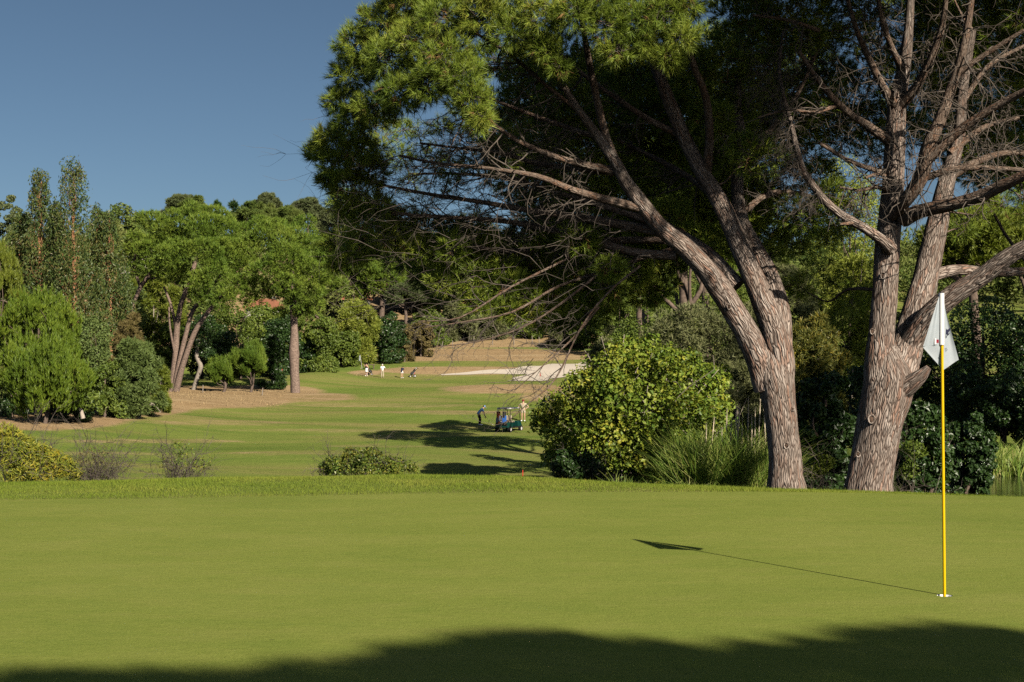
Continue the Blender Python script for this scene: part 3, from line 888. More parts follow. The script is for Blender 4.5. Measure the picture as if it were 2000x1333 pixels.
def pine_a():
    t = BigPine(); D = 20.6
    T = t.trunk
    t.limb([(1537, 990, D, 108), (1536, 955, D, 80), (1534, 930, D, 69), (1533, 900, D, 64), (1528, 844, D, 62), (1521, 785, D, 66), (1513, 740, D, 74), (1503, 705, D + .05, 60), (1496, 680, D + .1, 40)], T, 30, .05)
    t.limb([(1500, 760, D, 52), (1482, 705, D, 52), (1466, 668, D - .05, 48), (1450, 638, D - .1, 45), (1410, 570, D - .2, 46), (1382, 530, D - .3, 42), (1340, 486, D - .4, 38), (1298, 452, D - .5, 34), (1260, 408, D - .6, 31), (1222, 355, D - .8, 26), (1203, 318, D - .9, 23),
            (1168, 268, D - 1.0, 18), (1132, 218, D - 1.2, 15), (1098, 165, D - 1.3, 12), (1062, 112, D - 1.4, 9), (1030, 60, D - 1.5, 6)], T, 24, .05)
    t.limb([(1524, 770, D, 54), (1526, 715, D, 54), (1520, 675, D, 52), (1509, 638, D + .1, 50), (1480, 565, D + .1, 44), (1440, 470, D + .2, 38), (1402, 388, D + .2, 35), (1370, 335, D + .2, 30), (1340, 278, D + .2, 28), (1312, 212, D + .1, 26), (1288, 150, D, 22), (1262, 80, D - .1, 18), (1235, 0, D - .3, 14), (1200, -100, D - .6, 11)], T, 24, .05)
    t.limb([(1526, 690, D + .3, 46), (1524, 620, D + .4, 42), (1508, 550, D + .6, 36), (1478, 490, D + .8, 32), (1448, 430, D + 1.0, 28), (1440, 360, D + 1.2, 24), (1450, 280, D + 1.3, 20), (1440, 200, D + 1.4, 16), (1450, 90, D + 1.4, 12)], T, 16, .05)
    t.limb([(1440, 560, D + .3, 36), (1392, 508, D + .5, 32), (1345, 472, D + .8, 28), (1290, 440, D + 1.1, 22), (1230, 420, D + 1.4, 16)], T, 14, .05)
    B = t.branch
    t.limb([(1206, 325, D - .9, 20), (1186, 275, D - .9, 17), (1166, 195, D - 1.0, 15), (1150, 120, D - 1.2, 13), (1138, 50, D - 1.4, 10), (1120, -30, D - 1.5, 7)], B)
    t.limb([(1380, 340, D + .2, 20), (1386, 262, D - .1, 17), (1378, 190, D - .4, 15), (1355, 130, D - .7, 13), (1338, 60, D - .9, 10), (1325, -20, D - 1, 7)], B)
    # long limbs sweeping left
    for L in ([(1200, 335, D - .8, 18), (1140, 322, D - .9, 15), (1080, 305, D - 1, 12), (1010, 275, D - 1.1, 9), (960, 240, D - 1.3, 7), (900, 205, D - 1.5, 5)],
              [(1196, 338, D - .8, 14), (1130, 330, D - .5, 12), (1060, 322, D - .2, 10), (980, 300, D, 8), (900, 290, D + .2, 5), (820, 280, D + .3, 4)],
              [(1258, 408, D - .6, 20), (1190, 392, D - .8, 17), (1120, 372, D - .9, 14), (1050, 345, D - 1, 11), (960, 330, D - .9, 8), (860, 320, D - .6, 6), (780, 305, D - .3, 4)],
              [(1292, 455, D - .4, 20), (1220, 440, D - .2, 18), (1130, 425, D, 15), (1040, 412, D + .2, 12), (940, 395, D + .4, 9), (840, 380, D + .6, 7), (740, 360, D + .7, 5), (680, 340, D + .7, 3)],
              [(1322, 500, D - .3, 20), (1240, 493, D - .1, 17), (1160, 472, D + .2, 15), (1070, 448, D + .4, 12), (980, 432, D + .5, 10), (880, 425, D + .6, 8), (780, 418, D + .7, 6), (700, 405, D + .7, 4), (650, 390, D + .7, 3)],
              [(1300, 470, D, 15), (1200, 470, D + .4, 13), (1100, 480, D + .7, 11), (1000, 490, D + .8, 9), (900, 480, D + .8, 7), (800, 470, D + .9, 5), (720, 470, D + .9, 3)],
              [(1335, 480, D + .4, 16), (1270, 500, D + .6, 14), (1180, 530, D + .6, 11), (1090, 560, D + .5, 9), (1000, 610, D + .3, 7), (900, 630, D + .1, 5), (830, 640, D, 3)],
              [(1290, 440, D + .5, 14), (1200, 410, D + .9, 12), (1100, 380, D + 1.2, 10), (1000, 350, D + 1.4, 8), (900, 340, D + 1.4, 6), (800, 340, D + 1.4, 4)],
              [(1170, 270, D - .9, 11), (1110, 250, D - .6, 9), (1040, 225, D - .3, 8), (950, 190, D - .2, 6), (860, 150, D - .3, 5), (780, 110, D - .5, 4)],
              [(1132, 218, D - 1.2, 10), (1070, 170, D - 1.3, 8), (1000, 110, D - 1.5, 7), (920, 60, D - 1.6, 5), (840, 20, D - 1.5, 4)],
              [(1330, 265, D + .2, 15), (1270, 235, D + .3, 12), (1200, 190, D + .4, 10), (1120, 130, D + .4, 8), (1050, 60, D + .2, 6)],
              [(1404, 390, D + .2, 16), (1350, 350, D + .8, 13), (1300, 320, D + 1.2, 11), (1240, 290, D + 1.6, 9), (1160, 250, D + 1.9, 7)],
              [(1446, 420, D + 1, 14), (1500, 380, D + 1.2, 11), (1560, 378, D + 1.3, 9), (1610, 395, D + 1.3, 6)],
              [(1440, 330, D + 1.2, 14), (1500, 260, D + 1.2, 11), (1560, 180, D + 1.2, 8), (1600, 90, D + 1.2, 6)],
              # low drooping boughs
              [(1250, 520, D - .2, 8), (1190, 570, D - .6, 7), (1135, 640, D - .9, 6), (1085, 740, D - 1.1, 5), (1030, 790, D - 1.2, 4), (985, 830, D - 1.2, 2.5)],
              [(1170, 600, D - .7, 7), (1120, 660, D - .9, 6), (1060, 715, D - 1, 4), (1005, 763, D - 1, 2.5)],
              [(1200, 510, D, 11), (1100, 590, D, 8), (1020, 640, D, 6), (930, 668, D, 4), (850, 678, D, 2.5)],
              [(1120, 500, D + .2, 9), (1000, 560, D + .1, 7), (900, 620, D, 5), (815, 628, D, 3)]):
        if L[-1][1] > 620: L = [(a, b_, Y, w * .62) for a, b_, Y, w in L]
        pp, rr = t.limb(L, B, 8, .04, sub=4)
        # dead side twigs along the inner two thirds of the limb
        low_ = L[-1][1] > 620
        for _ in range(int(len(pp) * (.45 if low_ else 1.1))):
            i = R.integers(2, len(pp) - 1)
            d = np.array([-.75, R.normal(0, .45), R.normal(-.05, .55)])
            t.tw(pp[i], d, R.uniform(.25, .75), min(.012, rr[i] * .5 + .003), R.integers(0, 3), .25)
    for (px, py, Y) in [(640, 395, D + .6), (1010, 640, D), (930, 665, D), (1060, 720, D - 1), (1030, 775, D - 1.1), (1100, 640, D - .7), (870, 640, D), (960, 640, D), (1120, 610, D - .5)]:
        for _ in range(4):
            t.tw(P(px + R.uniform(-30, 50), py - R.uniform(0, 20), Y), np.array([-.6, R.normal(0, .3), R.normal(-.35, .4)]), R.uniform(.2, .5), .006, 2, .35)
    # needle clumps: lit crown edge, upper left
    front = [(700, 85, 19.8, 50), (745, 42, 19.6, 50), (800, 12, 19.5, 58), (690, 135, 20, 45), (668, 190, 20.2, 36), (760, 110, 19.2, 52), (822, 75, 18.9, 56), (872, 112, 18.6, 58), (902, 150, 18.5, 50), (925, 192, 18.5, 38),
             (842, 160, 18.7, 50), (785, 180, 19.1, 48), (732, 210, 19.6, 45), (684, 236, 20.1, 42), (645, 272, 20.4, 36), (655, 320, 20.6, 36), (620, 292, 20.6, 22), (706, 290, 20.4, 36), (938, 228, 18.5, 26), (870, 30, 18.7, 56),
             (940, 28, 18.5, 54), (1000, 60, 18.4, 44), (1060, 25, 18.2, 50), (1120, 22, 18.1, 46), (1185, 45, 18.1, 46), (1240, 35, 18.1, 52), (1300, 25, 18.1, 50), (1330, 72, 18.1, 36), (1205, 95, 18.1, 34), (1305, 108, 18.2, 28),
             (1065, 95, 18.4, 32), (1255, 85, 18.2, 30), (980, -20, 18.4, 55), (1180, -20, 18.1, 60), (1330, -10, 18.2, 55), (800, -40, 19.2, 60), (1090, 130, 18.5, 22)]
    for px, py, Y, r in front:
        k = r / F * Y
        t.clump(P(px, py, Y), k, int(950 * k * k) + 45, 30, .112, .0056)
        KEEP.append((P(px, py, Y), k * .8))
        # fill behind so that the mass is deep
        t.clump(P(px + R.uniform(-10, 10), py + 12, Y + .55), k * 1.05, int(520 * k * k) + 20, 22, .14, .009, False)
    low = [(680, 362, 21.2, 40), (722, 335, 21.2, 44), (690, 412, 21.3, 34), (735, 400, 21.3, 38), (684, 505, 21.5, 28), (702, 468, 21.4, 30), (655, 520, 21.5, 14), (760, 462, 21.5, 36), (822, 482, 21.5, 38), (872, 505, 21.5, 38),
           (862, 552, 21.5, 30), (922, 545, 21.5, 42), (935, 590, 21.5, 34), (992, 565, 21.5, 44), (1005, 605, 21.5, 34), (1062, 590, 21.5, 42), (1052, 632, 21.5, 20), (1112, 588, 21.6, 34), (1135, 540, 21.8, 46), (1190, 560, 21.8, 38),
           (1222, 512, 22, 44), (1162, 482, 22.3, 48), (790, 430, 21.6, 34), (905, 470, 21.6, 36), (960, 490, 21.7, 40), (1040, 520, 21.8, 44), (1095, 470, 22, 44), (1020, 460, 22, 36), (640, 350, 20.9, 20), (980, 520, 21.6, 40)]
    for px, py, Y, r in low:
        k = r / F * Y
        t.clump(P(px, py, Y), k, int(900 * k * k) + 40, 22, .13, .009)
    for px, py in scatter([(960, 110), (1130, 110), (1360, 120), (1450, 200), (1480, 330), (1430, 480), (1270, 500), (1080, 470), (1010, 330), (955, 230)], 78, 34):
        Y = lit_depth(px, py, 50, 21.5, 28)
        if Y is None: continue
        k = R.uniform(46, 70) / F * Y
        t.clump(P(px, py, Y), k, int(620 * k * k) + 40, 18, .15, .013, R.uniform() < .5)
    for px, py in scatter([(650, 385), (800, 425), (960, 450), (1250, 470), (1290, 560), (1180, 605), (1060, 650), (930, 605), (850, 560), (760, 500), (690, 530), (650, 450)], 52, 27):
        Y = lit_depth(px, py, 36, 20.6, 26)
        if Y is None: continue
        k = R.uniform(26, 44) / F * Y
        t.clump(P(px, py, Y), k, int(800 * k * k) + 36, 20, .14, .010, R.uniform() < .8)
    for px, py in scatter([(730, 225), (965, 225), (985, 330), (830, 335), (725, 300)], 11, 44):
        Y = lit_depth(px, py, 30, 20.6, 24)
        if Y is None: continue
        k = R.uniform(22, 34) / F * Y
        t.clump(P(px, py, Y), k, 44, 20, .13, .007)
    for _ in range(260):
        px, py = R.uniform(720, 1150), R.uniform(230, 470)
        t.tw(P(px, py, R.uniform(20.2, 22)), np.array([-.7, R.normal(0, .4), R.normal(0, .5)]), R.uniform(.25, .7), .005, 1, .2)
    for _ in range(230):
        px, py = R.uniform(700, 1230), R.uniform(270, 600)
        t.tw(P(px, py, R.uniform(20, 22.5)), np.array([-1, R.normal(0, .3), R.normal(.12, .3)]), R.uniform(.5, 1.2), .0045, R.integers(0, 2), .25)
    for px, py in scatter([(740, 240), (960, 250), (1090, 320), (1080, 420), (820, 400), (720, 330)], 18, 46):
        Y = R.uniform(21.3, 23); k = R.uniform(22, 36) / F * Y
        t.clump(P(px, py, Y), k, 34, 18, .13, .006)
    for px, py in scatter([(1340, 120), (1500, 20), (1620, 60), (1600, 250), (1640, 430), (1560, 500), (1440, 470)], 40, 44):
        Y = lit_depth(px, py, 40, 20.5, 28)
        if Y is None: continue
        k = R.uniform(36, 62) / F * Y
        t.clump(P(px, py, Y), k, int(480 * k * k) + 30, 18, .15, .012, R.uniform() < .6)
    # unseen clumps added above the frame to dapple the stems and darken the boughs
    t.canopy((.8, 20, 2.2), (4.6, 20.9, 6.2), 10, 2, 6)
    t.canopy((.0, 21, 3.0), (6.0, 27.5, 7.0), 380, 1.5, 6)
    t.canopy((-1.4, 19.2, 1.6), (1.4, 21, 3.2), 60, 3, 7)
    t.canopy((-2.4, 20.8, 2.0), (1.5, 26, 4.2), 150, 3, 7)
    for px, py, dy, r in [(1536, 871, .235, .035), (1508, 742, .26, .03), (1424, 600, .36, .028), (1548, 800, .22, .022)]: t.knot(px, py, D - dy, r)
    base = P(1538, 960, D); base[2] = ground_at(base[0], D)
    t.finish(base, 'big leaning pine with three forked stems and a lit bushy crown at its upper left')


def pine_b():
    t = BigPine(); D = 20.2
    T = t.trunk; B = t.branch
    t.limb([(1696, 992, D, 124), (1697, 960, D, 94), (1700, 935, D, 86), (1710, 880, D, 87), (1719, 825, D, 90), (1731, 775, D, 96), (1737, 740, D, 92), (1732, 705, D, 66), (1724, 670, D, 40)], T, 32, .05)
    t.limb([(1718, 760, D, 66), (1719, 700, D, 58), (1721, 660, D, 52), (1724, 612, D, 49), (1730, 537, D, 49), (1734, 470, D, 48), (1742, 400, D, 44), (1747, 300, D, 40), (1752, 212, D, 36), (1766, 130, D - .1, 26), (1775, 50, D - .2, 18), (1780, -40, D - .3, 13)], T, 26, .05)
    t.limb([(1738, 780, D, 72), (1754, 728, D + .1, 72), (1772, 675, D + .3, 60), (1792, 605, D + .5, 54), (1811, 530, D + .7, 49), (1828, 450, D + .8, 43), (1850, 350, D + .9, 33), (1872, 270, D + 1, 25), (1880, 180, D + 1, 19), (1900, 60, D + 1, 13)], T, 24, .05)
    t.limb([(1762, 712, D + .3, 50), (1782, 662, D + .2, 48), (1814, 618, D, 45), (1858, 580, D - .2, 41), (1918, 540, D - .4, 36), (1965, 505, D - .6, 33), (2040, 465, D - .9, 28), (2160, 400, D - 1.3, 20)], T, 20, .05)
    t.limb([(1752, 770, D - .1, 46), (1780, 750, D - .25, 36), (1800, 733, D - .33, 26), (1814, 718, D - .38, 13)], T, 14, .08)
    t.limb([(1815, 540, D + .8, 26), (1870, 528, D + 1.1, 22), (1940, 532, D + 1.4, 19), (2020, 530, D + 1.7, 16)], T, 14, .05)
    # the long arm on the left with its dead twigs
    pp, rr = t.limb([(1738, 486, D - .2, 30), (1722, 470, D - .4, 23), (1690, 447, D - .5, 19), (1640, 418, D - .6, 17), (1602, 382, D - .6, 15), (1570, 335, D - .6, 13), (1556, 290, D - .6, 11), (1545, 240, D - .6, 9), (1530, 185, D - .6, 8), (1522, 130, D - .6, 6), (1530, 60, D - .6, 4)], T, 12, .05)
    for i in range(len(pp) - 32, len(pp) - 2):
        for _ in range(3):
            t.tw(pp[i], np.array([R.normal(-.55, .5), R.normal(0, .4), R.normal(-.1, .5)]), R.uniform(.25, .6), .006, 2, .45)
    t.limb([(1668, 435, D - .55, 9), (1655, 437, D - .7, 7), (1640, 438, D - .8, 4)], B)
    limbs = [[(1742, 420, D - .2, 26), (1772, 388, D - .5, 28), (1800, 345, D - .7, 30), (1812, 290, D - .9, 28), (1838, 230, D - 1, 24), (1862, 160, D - 1.1, 20), (1885, 80, D - 1.3, 16), (1900, -20, D - 1.4, 12)],
             [(1765, 428, D - .2, 34), (1800, 412, D - .5, 28), (1850, 402, D - .8, 26), (1910, 385, D - 1.1, 25), (1960, 362, D - 1.4, 24), (2030, 330, D - 1.8, 20)],
             [(1805, 320, D - .8, 22), (1850, 275, D - 1, 20), (1910, 230, D - 1.3, 18), (1970, 195, D - 1.6, 15), (2040, 160, D - 2, 12)],
             [(1848, 350, D + .9, 20), (1900, 320, D + .9, 15), (1960, 300, D + .9, 12), (2030, 300, D + 1, 9)],
             [(1800, 350, D + .4, 16), (1870, 330, D + .2, 13), (1950, 330, D, 10), (2020, 335, D - .2, 8)],
             [(1748, 285, D, 22), (1700, 250, D - .2, 17), (1650, 215, D - .5, 14), (1600, 160, D - .7, 11), (1560, 100, D - .9, 8)],
             [(1752, 215, D, 20), (1725, 170, D - .3, 16), (1695, 110, D - .5, 13), (1670, 50, D - .7, 10), (1650, -20, D - .8, 8)],
             [(1752, 215, D, 22), (1790, 170, D - .3, 18), (1820, 110, D - .6, 15), (1840, 50, D - .8, 12), (1850, -20, D - 1, 9)],
             [(1764, 140, D - .1, 16), (1740, 90, D - .4, 12), (1720, 30, D - .7, 9), (1715, -30, D - .8, 7)],
             [(1745, 340, D, 14), (1700, 330, D - .3, 10), (1650, 310, D - .5, 8), (1600, 280, D - .7, 6)],
             [(1740, 375, D, 10), (1712, 366, D - .3, 8), (1680, 372, D - .4, 6), (1640, 366, D - .5, 4)],
             [(1742, 350, D - .2, 9), (1715, 340, D - .5, 7), (1690, 348, D - .7, 5)],
             [(1855, 300, D + .9, 15), (1920, 250, D + 1, 11), (1990, 230, D + 1, 8)],
             [(1880, 200, D + 1, 12), (1930, 130, D + 1, 9), (2000, 90, D + 1, 7)],
             [(1862, 150, D - 1.1, 14), (1920, 110, D - 1.3, 11), (2000, 60, D - 1.6, 8)],
             [(1640, 205, D - .5, 9), (1590, 220, D - .7, 7), (1540, 215, D - .9, 5), (1480, 230, D - 1, 3)],
             [(1600, 60, D - .9, 9), (1540, 40, D - 1, 7), (1470, 30, D - 1.1, 5)]]
    for L in limbs:
        pp, rr = t.limb(L, B, 9, .04, sub=4)
        for _ in range(int(len(pp) * .9)):
            i = R.integers(2, len(pp) - 1)
            t.tw(pp[i], np.array([R.normal(0, .6), R.normal(0, .5), R.normal(-.1, .5)]), R.uniform(.25, .7), min(.012, rr[i] * .45 + .003), R.integers(0, 3), .25)
    for px in (1775, 1790, 1826):
        t.tw(P(px, 255, D - .9), np.array([.05, 0, -1.0]), 1.3, .008, 1, .3)
    for px, py in scatter([(1400, -40), (2060, -40), (2060, 370), (1900, 350), (1820, 270), (1700, 310), (1560, 250), (1420, 190)], 165, 25):
        Y = lit_depth(px, py, 34, 21.0, 27)
        if Y is None: continue
        k = R.uniform(26, 50) / F * Y
        t.clump(P(px, py, Y), k, int(360 * k * k) + 24, 18, .14, .010, R.uniform() < .75)
    for px, py in scatter([(1780, -40), (2060, -40), (2060, 375), (1910, 355), (1800, 200)], 60, 27):
        Y = lit_depth(px, py, 34, 20.5, 27)
        if Y is None: continue
        k = R.uniform(24, 44) / F * Y
        t.clump(P(px, py, Y), k, int(300 * k * k) + 24, 18, .14, .009)
    for _ in range(240):
        px, py = R.uniform(1420, 2000), R.uniform(20, 360)
        t.tw(P(px, py, R.uniform(19.4, 22)), np.array([R.normal(0, .7), R.normal(0, .4), R.normal(0, .5)]), R.uniform(.25, .7), .005, 1, .2)
    for px, py in [(1600, 530), (1640, 560), (1660, 590), (1560, 560), (1610, 470), (1680, 540), (1500, 500), (1530, 455), (1580, 430)]:
        Y = lit_depth(px, py, 40, 21.5, 27) or 26; k = R.uniform(30, 48) / F * Y
        t.clump(P(px, py, Y), k, 60, 18, .15, .008)
    for px, py in [(1900, 420), (1960, 400), (2010, 420), (1880, 450)]:
        t.clump(P(px, py, 21.5), .22, 40, 18, .14, .007)
    t.canopy((5.0, 19.9, 2.2), (8.5, 20.6, 6.5), 14, 2, 6)  # out-of-frame clumps added on the sun side to shade this pine
    t.canopy((3.8, 20.5, 3.6), (10.5, 27, 7.5), 420, 1.5, 7)
    for px, py, dy, r in [(1725, 697, .21, .042), (1729, 594, .17, .038), (1725, 539, .17, .035), (1702, 819, .30, .05), (1704, 648, .15, .03), (1752, 830, .27, .034), (1676, 888, .22, .03), (1736, 455, .16, .03)]: t.knot(px, py, D - dy, r)
    base = P(1699, 960, D); base[2] = ground_at(base[0], D)
    t.finish(base, 'big forked pine behind the white flag, with a dead twiggy arm reaching left')


pine_a()
pine_b()

# ------------------------------------------------------------------ the pine behind the camera whose shadow lies across the green
AZ = np.array([-.535, .845]); K = 1.675      # shadow direction and length per metre of height


def shade_pine():
    cr, tr = MB(), MB()
    ex = np.array([-7, -4.5, -2.74, -1.53, -.857, -.713, -.455, -.157, 0, .465, .938, 1.189, 1.685, 2.054, 2.397, 2.926, 3.136, 3.6, 5, 7, 9.5])
    ey = np.array([6.2, 7.3, 7.617, 7.742, 7.937, 8.256, 8.433, 8.745, 8.778, 8.618, 8.403, 8.256, 8.509, 8.778, 8.877, 9.03, 8.713, 8.6, 8.6, 8.4, 7])
    n = 17000
    X = R.uniform(-6.8, 9.2, n); e = np.interp(X, ex, ey) + .07 * np.sin(X * 7.3) * np.sin(X * 2.1 + 1) + .05 * np.sin(X * 19) + .03 * np.sin(X * 41)
    Y = e - R.uniform(0, 1, n) ** 1.3 * 6.5 - .2
    z = R.uniform(10.5, 13.5, n)
    p = np.stack([X - AZ[0] * K * z, Y - AZ[1] * K * z, z], -1)
    cr.tufts(p, R.normal(0, .6, (n, 3)) + [0, 0, .3], 8, .22, .05, .9)
    c = p.mean(0); B = np.array([c[0], c[1], 0.0])
    tr.tube([B, B + [.2, .1, 3], B + [-.2, 0, 7], B + [0, 0, 11]], [.45, .38, .32, .2], 12, 4)
    for k in range(26):
        branch_to(tr, B + [0, 0, R.uniform(6, 10.5)], p[R.integers(n)], .14, .03, .06)
    finish_tree('pine_tree', B, 'tall pine behind the viewer casting its shadow across the near green', 'tree', None, tr, cr, M['wood'], M['needle_far'])


shade_pine()

